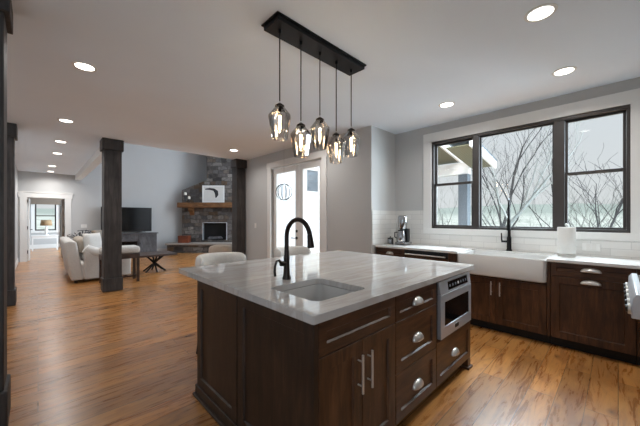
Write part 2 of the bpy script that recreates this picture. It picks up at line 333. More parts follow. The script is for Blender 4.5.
def arc(c, r, a0, a1, n, ax1, ax2):
    c = Vector(c); ax1 = Vector(ax1); ax2 = Vector(ax2)
    return [c + ax1 * (r * math.cos(a0 + (a1 - a0) * k / n)) + ax2 * (r * math.sin(a0 + (a1 - a0) * k / n)) for k in range(n + 1)]

ZC = 2.80
# ================================================================== SETTING
struct('floor', MB().box(-3.6, 6.8, -1.6, 18.3, -0.12, 0), M['floor'], 'honey brown knotty plank floor running through kitchen, hall and living room')
struct('ceiling', MB().box(-3.6, 4.65, -1.6, 6.65, ZC, ZC + 0.12).box(-3.6, 1.0, 6.65, 12.8, ZC, ZC + 0.12), M['ceiling'], 'flat grey-white ceiling over the kitchen and the hall')
struct('ceiling_living', MB().box(1.0, 6.8, 6.65, 13.0, 4.7, 4.8), M['ceiling'], 'high ceiling of the living room')
struct('wall_header', MB().box(1.0, 6.8, 6.56, 6.65, ZC + 0.12, 4.7).box(0.9, 1.0, 6.56, 12.8, ZC + 0.12, 4.7), M['wall'], 'wall above the opening to the tall living room')
struct('trim_1', MB().box(0.90, 1.06, 6.80, 12.79, ZC - 0.16, ZC - 0.001), M['white'], 'white dropped beam along the hall ceiling edge')
# kitchen window wall
wb = MB()
WY0, WY1, WZ0, WZ1 = -0.09, 2.05, 1.187, 2.54
wb.box(4.45, 4.65, -1.6, WY0, 0, ZC).box(4.45, 4.65, WY1, 2.70, 0, ZC).box(4.45, 4.65, WY0, WY1, 0, WZ0).box(4.45, 4.65, WY0, WY1, WZ1, ZC)
struct('wall_right', wb, M['wall'], 'grey-white wall around the wide kitchen window')
struct('wall_return', MB().box(3.75, 4.65, 2.70, 2.90, 0, ZC), M['wall'], 'short grey wall turning from the glass doors to the kitchen window')
fb = MB()
DY0, DY1, DZ = 3.80, 5.42, 2.46
fb.box(3.75, 3.95, 2.90, DY0, 0, ZC).box(3.75, 3.95, DY1, 6.65, 0, ZC).box(3.75, 3.95, DY0, DY1, DZ, ZC)
struct('wall_doors', fb, M['wall'], 'grey wall that holds the glazed double doors')
# living room
struct('wall_living_right', MB().box(6.6, 6.8, 6.56, 12.8, 0, 4.7), M['wall'], 'right wall of the living room')
fw = MB(); HX0, HX1, HZ = -0.24, 0.64, 2.0
fw.box(-0.6, HX0, 12.8, 12.95, 0, ZC).box(HX1, 6.8, 12.8, 12.95, 0, 4.7).box(HX0, HX1, 12.8, 12.95, HZ, ZC).box(-0.6, HX1, 12.8, 12.95, ZC, 4.7)
struct('wall_back', fw, M['wall'], 'pale far wall of the living room and hall')
struct('wall_hall_left', MB().box(-0.60, -0.44, 6.80, 12.8, 0, ZC), M['wall'], 'left wall of the hall')
struct('wall_left', MB().box(-3.8, -3.6, -1.6, 6.8, 0, ZC), M['wall'], 'left wall outside the picture')
struct('wall_left_back', MB().box(-3.6, -0.56, 6.80, 6.95, 0, ZC), M['wall'], 'wall left of the hall')
struct('wall_front', MB().box(-3.6, 4.65, -1.8, -1.6, 0, ZC), M['wall'], 'wall behind the camera')
struct('wall_range', MB().box(2.1, 4.45, -0.85, -0.70, 0, ZC), M['wall'], 'wall behind the range')
# far room beyond the hall door
FY = 18.0
struct('wall_bedroom', MB().box(-2.2, -0.10, FY, FY + 0.15, 0, 2.7).box(0.60, 3.0, FY, FY + 0.15, 0, 2.7).box(-0.10, 0.60, FY, FY + 0.15, 0, 0.80).box(-0.10, 0.60, FY, FY + 0.15, 2.12, 2.7), M['wall'], 'far room wall around its bright window')
struct('wall_bedroom_left', MB().box(-2.2, -2.1, 12.95, FY, 0, 2.7), M['wall'], 'left wall of the far room')
struct('wall_bedroom_right', MB().box(2.9, 3.0, 12.95, FY, 0, 2.7), M['wall'], 'right wall of the far room')
struct('ceiling_bedroom', MB().box(-2.2, 3.0, 12.95, FY + 0.15, 2.7, 2.8), M['ceiling'], 'ceiling of the far room')
struct('baseboard_back', MB().box(0.86, 3.9, 12.785, 12.80, 0, 0.14), M['white'], 'white baseboard of the living room far wall')
struct('baseboard_hall_left', MB().box(-0.44, -0.425, 6.80, 12.78, 0, 0.14), M['white'], 'white baseboard along the left hall wall')
struct('baseboard_bedroom', MB().box(-2.1, 2.9, FY - 0.015, FY, 0, 0.18), M['white'], 'white baseboard below the far room window')
struct('baseboard_doors', MB().box(3.735, 3.75, 5.56, 6.46, 0, 0.14).box(3.735, 3.75, 2.7, 3.65, 0, 0.14), M['white'], 'white baseboard beside the glazed doors')
# hall door casing
struct('trim_2', MB().box(-0.40, HX0, 12.775, 12.80, 0, HZ).box(HX1, 0.80, 12.775, 12.80, 0, HZ).box(-0.43, 0.83, 12.77, 12.80, HZ, HZ + 0.15).box(-0.45, 0.85, 12.755, 12.80, HZ + 0.15, HZ + 0.18), M['white'], 'white casing around the hall doorway')
d = structroot('door_3', 'taupe door standing open at the far end of the hall', (HX1 - 0.01, 12.96, 0))
MB().box(-0.05, -0.005, 0, 0.80, 0.01, HZ - 0.02).build('door_leaf', M['taupe'], d, bevel=0.003)
hg = MB()
for z in (0.35, 1.05, 1.85): hg.box(-0.015, 0.0, -0.20, -0.175, z - 0.05, z + 0.05)
hg.build('hinge', M['black'], d)
d = structroot('door_4', 'white door standing open on the left of the hall doorway', (HX0, 12.96, 0))
MB().box(0.005, 0.05, 0, 0.8, 0.01, HZ - 0.02).build('door_leaf', M['white'], d, bevel=0.003)
for z in (0.30, 1.05, 1.88): MB().box(0.0, 0.02, -0.20, -0.175, z - 0.05, z + 0.05).build('hinge', M['black'], d)
MB().tube([(0.05, 0.70, 0.97), (0.10, 0.70, 0.97), (0.10, 0.58, 0.97)], 0.012, 8).build('door_handle', M['black'], d)

# ------------------------------------------------------------------ kitchen window
w = structroot('window_1', 'wide dark-framed kitchen window of three parts above the white sink', (4.45, 0.98, 1.187))
def wbx(mb, y0, y1, z0, z1, x0=0.0, x1=0.12): return mb.box(x0, x1, y0 - 0.98, y1 - 0.98, z0 - 1.187, z1 - 1.187)
wf = MB()
wbx(wf, WY0, WY1, WZ0, WZ0 + 0.03); wbx(wf, WY0, WY1, WZ1 - 0.035, WZ1)
for a, b in ((WY0, WY0 + 0.03), (0.44, 0.543), (1.367, 1.451), (WY1 - 0.03, WY1)): wbx(wf, a, b, WZ0 + 0.03, WZ1 - 0.035, 0.0, 0.13)
wf.build('window_frame', M['frame'], w, bevel=0.004)
def sash(y0, y1, z0, z1, x, t=0.024):
    s = MB()
    for a in ((y0, y1, z0, z0 + t), (y0, y1, z1 - t, z1), (y0, y0 + t, z0 + t, z1 - t), (y1 - t, y1, z0 + t, z1 - t)): wbx(s, *a, x, x + 0.035)
    o = s.build('window_sash', M['frame'], w, bevel=0.003)
    wbx(MB(), y0 + t, y1 - t, z0 + t, z1 - t, x + 0.014, x + 0.020).build('window_pane', M['pane'], o)
Z0, Z1 = WZ0 + 0.031, WZ1 - 0.036
for a, b in ((WY0 + 0.031, 0.439), (1.452, WY1 - 0.031)):
    sash(a, b, Z0, 1.882, 0.03); sash(a, b, 1.850, Z1, 0.068)
sash(0.544, 1.366, Z0, Z1, 0.05, 0.016)
cs = MB()
wbx(cs, WY0 - 0.13, WY1 + 0.13, WZ1, WZ1 + 0.14, -0.022, -0.001); wbx(cs, WY0 - 0.13, WY1 + 0.13, WZ0 - 0.085, WZ0, -0.022, -0.001)
wbx(cs, WY0 - 0.13, WY0, WZ0, WZ1, -0.022, -0.001); wbx(cs, WY1, WY1 + 0.13, WZ0, WZ1, -0.022, -0.001)
cs.build('window_casing', M['white'], w, bevel=0.003)
# tiles
struct('trim_3', MB().box(4.435, 4.449, -0.69, 2.685, 0.921, WZ0 - 0.086).box(4.435, 4.449, WY1 + 0.131, 2.685, WZ0 - 0.086, 1.47).box(3.76, 4.449, 2.686, 2.699, 0.921, 1.47), M['tile'], 'white subway tile backsplash behind the sink run')
# light switch plates and outlets
def plate(name, label, c, axis, w=0.075, h=0.115, n=1, cat='switch', face='rocker'):
    t = thing(name, label, cat, c)
    if axis == 'x':
        MB().box(-0.006, 0, -w / 2, w / 2, -h / 2, h / 2).build('cover_plate', M['white'], t, bevel=0.002)
        for k in range(n):
            y = (k - (n - 1) / 2) * 0.046
            MB().box(-0.010, -0.0062, y - 0.016, y + 0.016, -0.033, 0.033).build(face, M['paper'], t, bevel=0.002)
    else:
        MB().box(-w / 2, w / 2, -0.006, 0, -h / 2, h / 2).build('cover_plate', M['white'], t, bevel=0.002)
        for k in range(n):
            x = (k - (n - 1) / 2) * 0.046
            MB().box(x - 0.016, x + 0.016, -0.010, -0.0062, -0.033, 0.033).build(face, M['paper'], t, bevel=0.002)
plate('light_switch', 'white light switch on the grey wall left of the glazed doors', (3.749, 6.08, 1.17), 'x')
plate('light_switch', 'white double light switch on the pale wall above the sofa', (1.13, 12.799, 1.08), 'y', 0.16, 0.115, 2)
plate('wall_outlet', 'white horizontal wall outlet in the tiles right of the paper towel', (4.434, 0.21, 1.02), 'x', 0.15, 0.085, 2, 'outlet', 'socket')

# ------------------------------------------------------------------ glazed double doors
struct('trim_4', MB().box(3.725, 3.749, DY1, DY1 + 0.13, 0, DZ).box(3.725, 3.749, DY0 - 0.13, DY0, 0, DZ).box(3.72, 3.749, DY0 - 0.15, DY1 + 0.15, DZ, DZ + 0.13), M['white'], 'white casing around the glazed double doors', bevel=0.003)
def leaf(name, label, y0, y1, handle):
    dr = structroot(name, label, (3.80, (y0 + y1) / 2, 0)); hw = (y1 - y0) / 2; st = 0.115
    f = MB().box(0, 0.045, -hw, -hw + st, 0.01, 2.44).box(0, 0.045, hw - st, hw, 0.01, 2.44).box(0, 0.045, -hw + st, hw - st, 0.01, 0.24).box(0, 0.045, -hw + st, hw - st, 2.33, 2.44)
    f.build('door_frame', M['white'], dr, bevel=0.003)
    MB().box(0.018, 0.026, -hw + st, hw - st, 0.24, 2.33).build('door_pane', M['pane'], dr)
    if handle:
        y = -hw + 0.06
        MB().cyl((0, y, 1.08), (-0.012, y, 1.08), 0.028).build('deadbolt', M['black'], dr)
        MB().cyl((0, y, 0.94), (-0.01, y, 0.94), 0.028).tube([(-0.01, y, 0.94), (-0.05, y, 0.94), (-0.055, y + 0.03, 0.94), (-0.055, y + 0.11, 0.94)], 0.010, 8).build('door_handle', M['black'], dr)
leaf('door_1', 'left leaf of the glazed double doors with a wire ring hung on it', 4.525, 5.41, True)
leaf('door_2', 'right leaf of the glazed double doors', 3.81, 4.515, False)
wr = thing('wire_globe', 'round black wire globe hanging on a thin thread in front of the left glazed door', 'hanging ornament', (3.55, 4.69, 1.874), 0.6)
gl_ = MB()
for k in range(6): gl_.tube(arc((0, 0, 0), 0.165, 0, 2 * PI, 36, (math.cos(PI * k / 6), math.sin(PI * k / 6), 0), (0, 0, 1)), 0.005, 5, False)
gl_.build('wire_cage', M['black'], wr)
MB().cyl((0, 0, 0.165), (0, 0, ZC - 1.874), 0.0012, seg=5).build('thread', M['black'], wr)
# exterior seen through the doors
struct('wall_outside', MB().box(3.96, 6.8, 6.50, 6.555, -0.3, 4.6), M['siding'], 'white board siding outside the glazed doors')
w2 = structroot('window_2', 'outside window in the white siding', (5.98, 6.499, 2.1))
MB().box(-0.30, 0.30, -0.03, 0, -0.75, -0.68).box(-0.30, 0.30, -0.03, 0, 0.70, 0.78).box(-0.30, -0.23, -0.03, 0, -0.68, 0.70).box(0.23, 0.30, -0.03, 0, -0.68, 0.70).box(-0.23, 0.23, -0.03, 0, 0.0, 0.06).build('window_frame', M['white'], w2)
MB().box(-0.23, 0.23, -0.015, -0.001, 0.06, 0.70).build('upper_pane', M['postgrey'], w2)
MB().box(-0.23, 0.23, -0.015, -0.001, -0.68, 0.0).build('lower_shade', M['paper'], w2)
struct('floor_porch', MB().box(3.96, 8.7, 2.2, 6.5, -0.2, -0.05), M['greywood'], 'porch floor outside the glazed doors')
# porch roof seen in the left window pane
def roof(name, label, y0, y1, x0, z0, x1, z1, m_under):
    r = structroot(name, label, (x0, y0, z0))
    dx, dz = x1 - x0, z1 - z0
    MB().prism([(0, 0.05, 0), (dx, 0.05, dz), (dx, 0.05, dz + 0.02), (0, 0.05, 0.02)], (0, y1 - y0 - 0.05, 0)).build('soffit', m_under, r)
    MB().prism([(0, 0, -0.03), (dx + 0.12, 0, dz - 0.03 + dz / dx * 0.12), (dx + 0.12, 0, dz + 0.17 + dz / dx * 0.12), (0, 0, 0.17)], (0, 0.05, 0)).build('fascia', M['white'], r)
    MB().prism([(0, -0.01, 0.17), (dx + 0.16, -0.01, dz + 0.17 + dz / dx * 0.16), (dx + 0.16, -0.01, dz + 0.21 + dz / dx * 0.16), (0, -0.01, 0.21)], (0, y1 - y0, 0)).build('roof_deck', M['postgrey'], r)
    return r
roof('trim_5', 'wooden porch soffit with white fascia seen in the left window pane', 3.05, 5.4, 6.5, 3.27, 8.5, 2.92, M['soffit'])
roof('trim_6', 'porch roof overhang with white edge seen at the left of the middle pane', 2.2, 2.75, 6.7, 2.94, 8.4, 2.68, M['soffit'])
struct('trim_7', MB().box(8.30, 8.46, 2.8, 6.4, 2.55, 2.86), M['white'], 'white porch beam under the soffit')
pp = thing('porch_post', 'slate grey square porch post standing outside the left window pane', 'post', (8.38, 2.94, -0.05))
MB().box(-0.12, 0.12, -0.12, 0.12, 0, 2.59).build('shaft', M['postgrey'], pp, bevel=0.005)
MB().box(-0.15, 0.15, -0.15, 0.15, 0, 0.2).build('base', M['white'], pp, bevel=0.005)

# hillside all around
hb = bmesh.new(); NA, NR = 96, 22
prev = None
for j in range(NR):
    r = 20 + 8.2 * j; row = []
    for i in range(NA):
        a = 2 * PI * i / NA
        k = max(0, (r - 40) / 140)
        z = -5 + 11.5 * k ** 0.8 + (random.uniform(-0.6, 0.6) + 1.2 * math.sin(3 * a + 1) * k + 0.6 * math.sin(11 * a) * k if j > 3 else 0)
        row.append(hb.verts.new((2 + r * math.cos(a), 4 + r * math.sin(a), z)))
    if prev:
        for i in range(NA): hb.faces.new((prev[i], prev[(i + 1) % NA], row[(i + 1) % NA], row[i]))
    else: hb.faces.new(row)
    prev = row
hm = MB(); hm.bm = hb
struct('hillside', hm, M['hill'], 'pale wooded hillside outside the windows', smooth=90)

# ================================================================== POSTS
def post(label, x, y, s=0.27, ch=0.205):
    t = thing('timber_post', label, 'post', (x, y, 0), 0, 'dark timber posts')
    a = s / 2; b = a + 0.017; c = a + 0.028
    MB().box(-a, a, -a, a, 0.245, ZC - ch).build('shaft', M['beam'], t, bevel=0.006)
    MB().box(-b, b, -b, b, 0.001, 0.245).build('base', M['beam'], t, bevel=0.01)
    MB().box(-c, c, -c, c, ZC - ch, ZC - 0.001).build('capital', M['beam'], t, bevel=0.006)
post('dark timber post in the middle distance with the sofa behind it', 0.992, 6.62)
post('dark timber post cut by the left edge of the picture, nearest of the posts', -0.290, 2.853, 0.27, 0.15)
post('dark timber post second from the left, half hidden behind the nearest post', -0.398, 6.62)
post('dark timber post at the end of the grey wall right of the stone fireplace', 3.603, 6.625, 0.24)

# ================================================================== CABINET HELPERS
# a face maps (u, w, d): u along the front, w up, d outwards
def fmap(face, base):
    if face == '-Y': return lambda u, w, d: Vector((u, base - d, w))
    if face == '-X': return lambda u, w, d: Vector((base - d, u, w))
    if face == '+Y': return lambda u, w, d: Vector((u, base + d, w))
def shaker(face, base, u0, u1, w0, w1, fr=0.06, t=0.02, off=Vector((0, 0, 0))):
    P = fmap(face, base); mb = MB()
    def ring(i, d): return [P(u0 + i, w0 + i, d) - off, P(u1 - i, w0 + i, d) - off, P(u1 - i, w1 - i, d) - off, P(u0 + i, w1 - i, d) - off]
    mb.rings([ring(0, 0.0005), ring(0, t - 0.0015), ring(0.0015, t), ring(fr, t), ring(fr + 0.007, t - 0.011)])
    return mb
def cup_pull(face, base, u, w, parent, off, wd=0.125, hh=0.046, dp=0.03):
    P = fmap(face, base); mb = MB(); nu, nv = 16, 6
    rows = []
    for j in range(nv + 1):
        v = PI / 2 * j / nv
        rows.append([P(u + wd / 2 * math.cos(PI * i / nu), w - hh / 2 + hh * math.sin(PI * i / nu) ** 0.8 * math.sin(v), 0.0025 + dp * math.sin(PI * i / nu) ** 0.6 * math.cos(v)) - off for i in range(nu + 1)])
    R = [[mb.bm.verts.new(p) for p in r] for r in rows]
    for a, b in zip(R, R[1:]):
        for i in range(nu): 
            try: mb.bm.faces.new((a[i], a[i + 1], b[i + 1], b[i]))
            except ValueError: pass
    bmesh.ops.remove_doubles(mb.bm, verts=mb.bm.verts, dist=0.0003)
    return tag(mb.build('cup_pull', M['nickel'], parent, solid=0.003), 'brushed nickel cup pull')
def bar_pull(face, base, u, w0, w1, parent, off):
    P = fmap(face, base)
    mb = MB().cyl(P(u, w0, 0.032) - off, P(u, w1, 0.032) - off, 0.0065, seg=12)
    for w in (w0 + 0.035, w1 - 0.035): mb.cyl(P(u, w, 0.0005) - off, P(u, w, 0.032) - off, 0.0045, seg=10)
    return tag(mb.build('bar_pull', M['nickel'], parent), 'brushed nickel bar pull')

# ================================================================== ISLAND
IX0, IX1, IY0, IY1 = 0.875, 2.80, 0.95, 2.225     # carcass
CZ = 0.879
FYB = IY0                                           # front plane of carcass; fronts 20 mm proud -> y 0.93
def unit(name, label, x0, x1, cat='cabinet'):
    t = thing(name, label, cat, ((x0 + x1) / 2, FYB, 0)); return t, Vector(t.location)
# sink base
t, o = unit('sink_base_cabinet', 'two-door walnut cabinet under the island sink at the near corner', 0.896, 1.537)
MB().box(0.896, 1.537, IY0, 1.56, 0.09, 0.695).box(0.896, 1.537, IY0, 1.015, 0.70, CZ).box(0.896, 1.537, IY0 + 0.06, 1.5, 0.0, 0.09).xf(Matrix.Translation(-o)).build('carcass', M['cab'], t)
shaker('-Y', FYB, 0.898, 1.534, 0.717, 0.874, 0.05, off=o).build('false_front', M['cab_x'], t)
for a, b, h in ((0.898, 1.2135, 1.176), (1.2165, 1.534, 1.256)):
    dd = shaker('-Y', FYB, a, b, 0.095, 0.711, 0.068, off=o).build('door', M['cab'], t)
    bar_pull('-Y', FYB - 0.02, h, 0.455, 0.65, dd, o)
# drawer base
t, o = unit('drawer_base_cabinet', 'walnut island cabinet with three stacked drawers left of the microwave', 1.539, 2.096)
MB().box(1.539, 2.096, IY0, 1.56, 0.09, CZ).box(1.539, 2.096, IY0 + 0.06, 1.5, 0, 0.09).xf(Matrix.Translation(-o)).build('carcass', M['cab'], t)
for a, b, f in ((0.717, 0.874, 0.045), (0.400, 0.711, 0.06), (0.095, 0.394, 0.06)):
    dr = shaker('-Y', FYB, 1.542, 2.093, a, b, f, off=o).build('drawer', M['cab_x'], t)
    cup_pull('-Y', FYB - 0.009, 1.8175, (a + b) / 2, dr, o)
# microwave base
t, o = unit('microwave_base_cabinet', 'walnut island cabinet holding the built-in microwave, with one wide drawer below', 2.098, 2.80)
mbx = MB().box(2.098, 2.80, IY0, 1.56, 0.09, 0.425).box(2.098, 2.116, IY0, 1.56, 0.425, CZ).box(2.782, 2.80, IY0, 1.56, 0.425, CZ).box(2.116, 2.782, 1.52, 1.56, 0.425, CZ).box(2.098, 2.70, IY0 + 0.06, 1.5, 0, 0.09)
mbx.xf(Matrix.Translation(-o)).build('carcass', M['cab'], t)
dr = shaker('-Y', FYB, 2.101, 2.797, 0.095, 0.418, 0.06, off=o).build('drawer', M['cab_x'], t); cup_pull('-Y', FYB - 0.009, 2.449, 0.255, dr, o)
MB().box(2.735, 2.80, IY0 - 0.02, IY0 + 0.10, 0.001, 0.09).box(2.72, 2.815, IY0 - 0.035, IY0 + 0.12, 0.001, 0.022).xf(Matrix.Translation(-o)).build('foot', M['cab'], t, bevel=0.004)
# microwave drawer
t = thing('built_in_microwave', 'stainless built-in microwave with black glass in the far end of the island front', 'microwave', (2.449, IY0, 0.43))
MB().box(-0.33, 0.33, 0.0, 0.55, 0.001, 0.43).build('case', M['bplastic'], t)
MB().prism([(-0.295, -0.028, 0.335), (-0.295, -0.001, 0.335), (-0.295, -0.001, 0.432), (-0.295, -0.016, 0.432)], (0.63, 0, 0)).build('control_panel', M['steel'], t, bevel=0.003)
cp = MB().prism([(-0.15, -0.0275, 0.352), (-0.15, -0.0245, 0.352), (-0.15, -0.0155, 0.415), (-0.15, -0.0185, 0.415)], (0.41, 0, 0)).build('display', M['bglass'], t)
for k in range(7):
    x = -0.13 + k * 0.056
    MB().prism([(x, -0.0265, 0.372), (x, -0.0255, 0.372), (x, -0.0225, 0.392), (x, -0.0235, 0.392)], (0.026, 0, 0)).build('display_key', M['paper'] if k == 3 else M['postgrey'], cp)
dd = MB().box(-0.295, 0.335, -0.03, -0.001, 0.001, 0.088).box(-0.295, 0.335, -0.03, -0.001, 0.272, 0.332).box(-0.295, -0.225, -0.03, -0.001, 0.088, 0.272).box(0.285, 0.335, -0.03, -0.001, 0.088, 0.272).build('door', M['steel'], t, bevel=0.002)
MB().box(-0.225, 0.285, -0.026, -0.004, 0.088, 0.272).build('glass', M['bglass'], dd)
MB().box(-0.03, 0.04, -0.034, -0.0302, 0.03, 0.058).build('badge', M['bplastic'], dd)
# end panelling and back
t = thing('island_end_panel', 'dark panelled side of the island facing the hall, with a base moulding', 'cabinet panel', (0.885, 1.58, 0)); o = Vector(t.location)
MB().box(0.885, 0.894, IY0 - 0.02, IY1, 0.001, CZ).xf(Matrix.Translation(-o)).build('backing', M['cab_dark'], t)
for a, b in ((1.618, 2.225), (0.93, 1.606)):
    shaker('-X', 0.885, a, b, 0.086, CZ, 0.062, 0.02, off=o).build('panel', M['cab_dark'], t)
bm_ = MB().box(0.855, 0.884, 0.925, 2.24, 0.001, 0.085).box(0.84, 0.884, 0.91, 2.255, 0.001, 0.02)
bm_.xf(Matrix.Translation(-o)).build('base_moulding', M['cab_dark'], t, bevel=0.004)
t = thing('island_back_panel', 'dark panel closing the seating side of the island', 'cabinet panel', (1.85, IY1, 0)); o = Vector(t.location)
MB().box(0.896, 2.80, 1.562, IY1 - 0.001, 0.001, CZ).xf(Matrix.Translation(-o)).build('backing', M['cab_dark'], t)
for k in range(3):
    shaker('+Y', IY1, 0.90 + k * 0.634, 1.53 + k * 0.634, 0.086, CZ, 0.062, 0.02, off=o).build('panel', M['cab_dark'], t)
# worktop with sink cut-out
SX0, SX1, SY0, SY1 = 1.00, 1.43, 1.055, 1.48
def roundrect(x0, x1, y0, y1, r, z, n=6):
    out = []
    for cx, cy, a in ((x1 - r, y1 - r, 0), (x0 + r, y1 - r, PI / 2), (x0 + r, y0 + r, PI), (x1 - r, y0 + r, 1.5 * PI)):
        for k in range(n + 1): out.append(Vector((cx + r * math.cos(a + PI / 2 * k / n), cy + r * math.sin(a + PI / 2 * k / n), z)))
    return out
def slab_hole(outer, inner, z0, z1):
    mb = MB(); bm = mb.bm
    O = roundrect(*outer, z0); I = roundrect(*inner, z0); n = len(O)
    L = [[bm.verts.new(Vector((p.x, p.y, z))) for p in q] for q, z in ((O, z1), (I, z1), (I, z0), (O, z0))]
    for a in range(4):
        A, B = L[a], L[(a + 1) % 4]
        for i in range(n): bm.faces.new((A[i], A[(i + 1) % n], B[(i + 1) % n], B[i]))
    return mb
TX0, TX1, TY0, TY1 = 0.848, 2.85, 0.912, 2.585
wt = slab_hole((TX0, TX1, TY0, TY1, 0.012), (SX0, SX1, SY0, SY1, 0.05), 0.88, 0.92)
wt.xf(Matrix.Translation((-1.85, -1.75, -0.88)))
w = wt.build('island_worktop', M['marble'], bevel=0.003); w.location = (1.85, 1.75, 0.88)
tag(w, 'pale grey veined polished stone worktop on the island', 'worktop')
# undermount sink
t = thing('island_sink', 'small white undermounted sink sunk in the island worktop', 'sink', ((SX0 + SX1) / 2, (SY0 + SY1) / 2, 0.70)); o = Vector(t.location)
sk = MB(); q = [(-0.03, 0.8755, 0.05), (-0.004, 0.8755, 0.05), (-0.004, 0.868, 0.05), (0.012, 0.74, 0.06), (0.04, 0.722, 0.06), (0.12, 0.718, 0.04)]
outer = [(0.12, 0.705, 0.04), (0.02, 0.708, 0.05), (-0.012, 0.735, 0.05), (-0.03, 0.865, 0.05)]
rg = [[p - o for p in roundrect(SX0 + i, SX1 - i, SY0 + i, SY1 - i, r, z)] for i, z, r in q]
mbk = MB(); mbk.rings(rg, caps=False); mbk.bm.faces.ensure_lookup_table()
vs = list(mbk.bm.verts)[-28:]; mbk.bm.faces.new(vs)
mbk.build('basin', M['fireclay'], t, solid=0.006)
MB().lathe([(0.040, 0.024), (0.040, 0.028), (0.018, 0.026), (0.017, 0.020)], (0, 0, 0), 20).build('drain', M['steel'], t)
# island faucet
t = thing('gooseneck_faucet', 'dark bronze gooseneck faucet standing on the island beside the small sink', 'faucet', (1.234, 1.60, 0.921))
MB().lathe([(0.030, 0), (0.030, 0.012), (0.024, 0.03), (0.021, 0.08), (0.020, 0.13), (0.022, 0.14), (0.022, 0.15), (0.017, 0.17), (0.017, 0.20)], seg=20).build('body', M['bronze'], t)
neck = [(0, 0, 0.19), (0, 0, 0.23), (0, 0, 0.28)] + [tuple(p) for p in arc((0, -0.12, 0.292), 0.12, 0, PI * 0.93, 18, (0, 1, 0), (0, 0, 1))]
MB().tube(neck, 0.0155, 14).build('spout', M['bronze'], t)
e = Vector(neck[-1]); dn = Vector((0, -0.16, -1)).normalized()
MB().tube([e, e + dn * 0.015, e + dn * 0.04, e + dn * 0.082, e + dn * 0.087], [0.016, 0.018, 0.019, 0.023, 0.019], 16).build('spray_head', M['bronze'], t)
MB().cyl((-0.015, 0, 0.11), (-0.05, 0.004, 0.11), 0.017, seg=14).tube([(-0.045, 0, 0.115), (-0.062, 0.004, 0.135), (-0.078, 0.008, 0.13), (-0.09, 0.010, 0.10), (-0.094, 0.010, 0.06), (-0.09, 0.008, 0.03)], [0.011, 0.010, 0.009, 0.0075, 0.008, 0.009], 10).build('lever', M['bronze'], t)

# ================================================================== WINDOW-WALL CABINETS
KB = 3.872                                           # carcass plane, fronts 20 mm proud
def kunit(name, label, y0, y1, cat='cabinet'):
    t = thing(name, label, cat, (KB, (y0 + y1) / 2, 0)); return t, Vector(t.location)
KT = 0.889
def kcarc(t, o, y0, y1, top=KT, m='cab'):
    MB().box(KB, 4.43, y0, y1, 0.10, top).xf(Matrix.Translation(-o)).build('carcass', M[m], t)
    MB().box(KB + 0.06, 4.42, y0, y1, 0, 0.10).xf(Matrix.Translation(-o)).build('toe_kick', M['toe'], t)
t, o = kunit('corner_drawer_cabinet', 'walnut drawer cabinet below the coffee maker', 2.188, 2.683)
kcarc(t, o, 2.188, 2.683)
dr = shaker('-X', KB, 2.192, 2.68, 0.75, 0.884, 0.045, off=o).build('drawer', M['cab_x'], t); cup_pull('-X', KB - 0.009, 2.436, 0.817, dr, o)
dr = shaker('-X', KB, 2.192, 2.68, 0.10, 0.745, 0.06, off=o).build('door', M['cab'], t); cup_pull('-X', KB - 0.02, 2.436, 0.71, dr, o)
# dishwasher
t = thing('dishwasher', 'wood-fronted dishwasher with a long bar handle between the coffee corner and the sink', 'dishwasher', (KB, 1.868, 0))
MB().box(0.0, 0.55, -0.315, 0.315, 0.10, 0.885).build('tub', M['bplastic'], t)
MB().box(0.05, 0.5, -0.315, 0.315, 0.001, 0.099).build('toe_kick', M['toe'], t)
dd = shaker('-X', 0, -0.312, 0.312, 0.105, 0.80, 0.06).build('door', M['cab'], t)
MB().box(-0.02, -0.0005, -0.312, 0.312, 0.803, 0.884).build('control_strip', M['bplastic'], t, bevel=0.002)
mb = MB().cyl((-0.055, -0.29, 0.828), (-0.055, 0.29, 0.828), 0.010, seg=12)
for y in (-0.25, 0.25): mb.cyl((-0.0205, y, 0.828), (-0.055, y, 0.828), 0.008, seg=10)
mb.build('bar_handle', M['nickel'], t)
# panel between dishwasher and sink
t = thing('filler_panel', 'narrow walnut panel between dishwasher and apron sink', 'cabinet panel', (KB, 1.50, 0))
MB().box(-0.02, 0.55, -0.05, 0.05, 0.10, KT).build('panel', M['cab'], t, bevel=0.002); MB().box(0.06, 0.5, -0.05, 0.05, 0.001, 0.099).build('toe_kick', M['toe'], t)
# sink base
t, o = kunit('apron_sink_cabinet', 'two-door walnut cabinet under the white apron sink', 0.526, 1.448)
kcarc(t, o, 0.526, 1.448, 0.652)
for a, b, h in ((0.53, 0.998, 0.955), (1.002, 1.445, 1.045)):
    dd = shaker('-X', KB, a, b, 0.105, 0.63, 0.065, off=o).build('door', M['cab'], t); bar_pull('-X', KB - 0.02, h, 0.44, 0.60, dd, o)
t = thing('filler_panel', 'narrow walnut panel between the apron sink and the paper towel cabinet', 'cabinet panel', (KB, 0.5115, 0))
MB().box(-0.02, 0.55, -0.0125, 0.0125, 0.10, KT).build('panel', M['cab'], t, bevel=0.002); MB().box(0.06, 0.5, -0.0125, 0.0125, 0.001, 0.099).build('toe_kick', M['toe'], t)
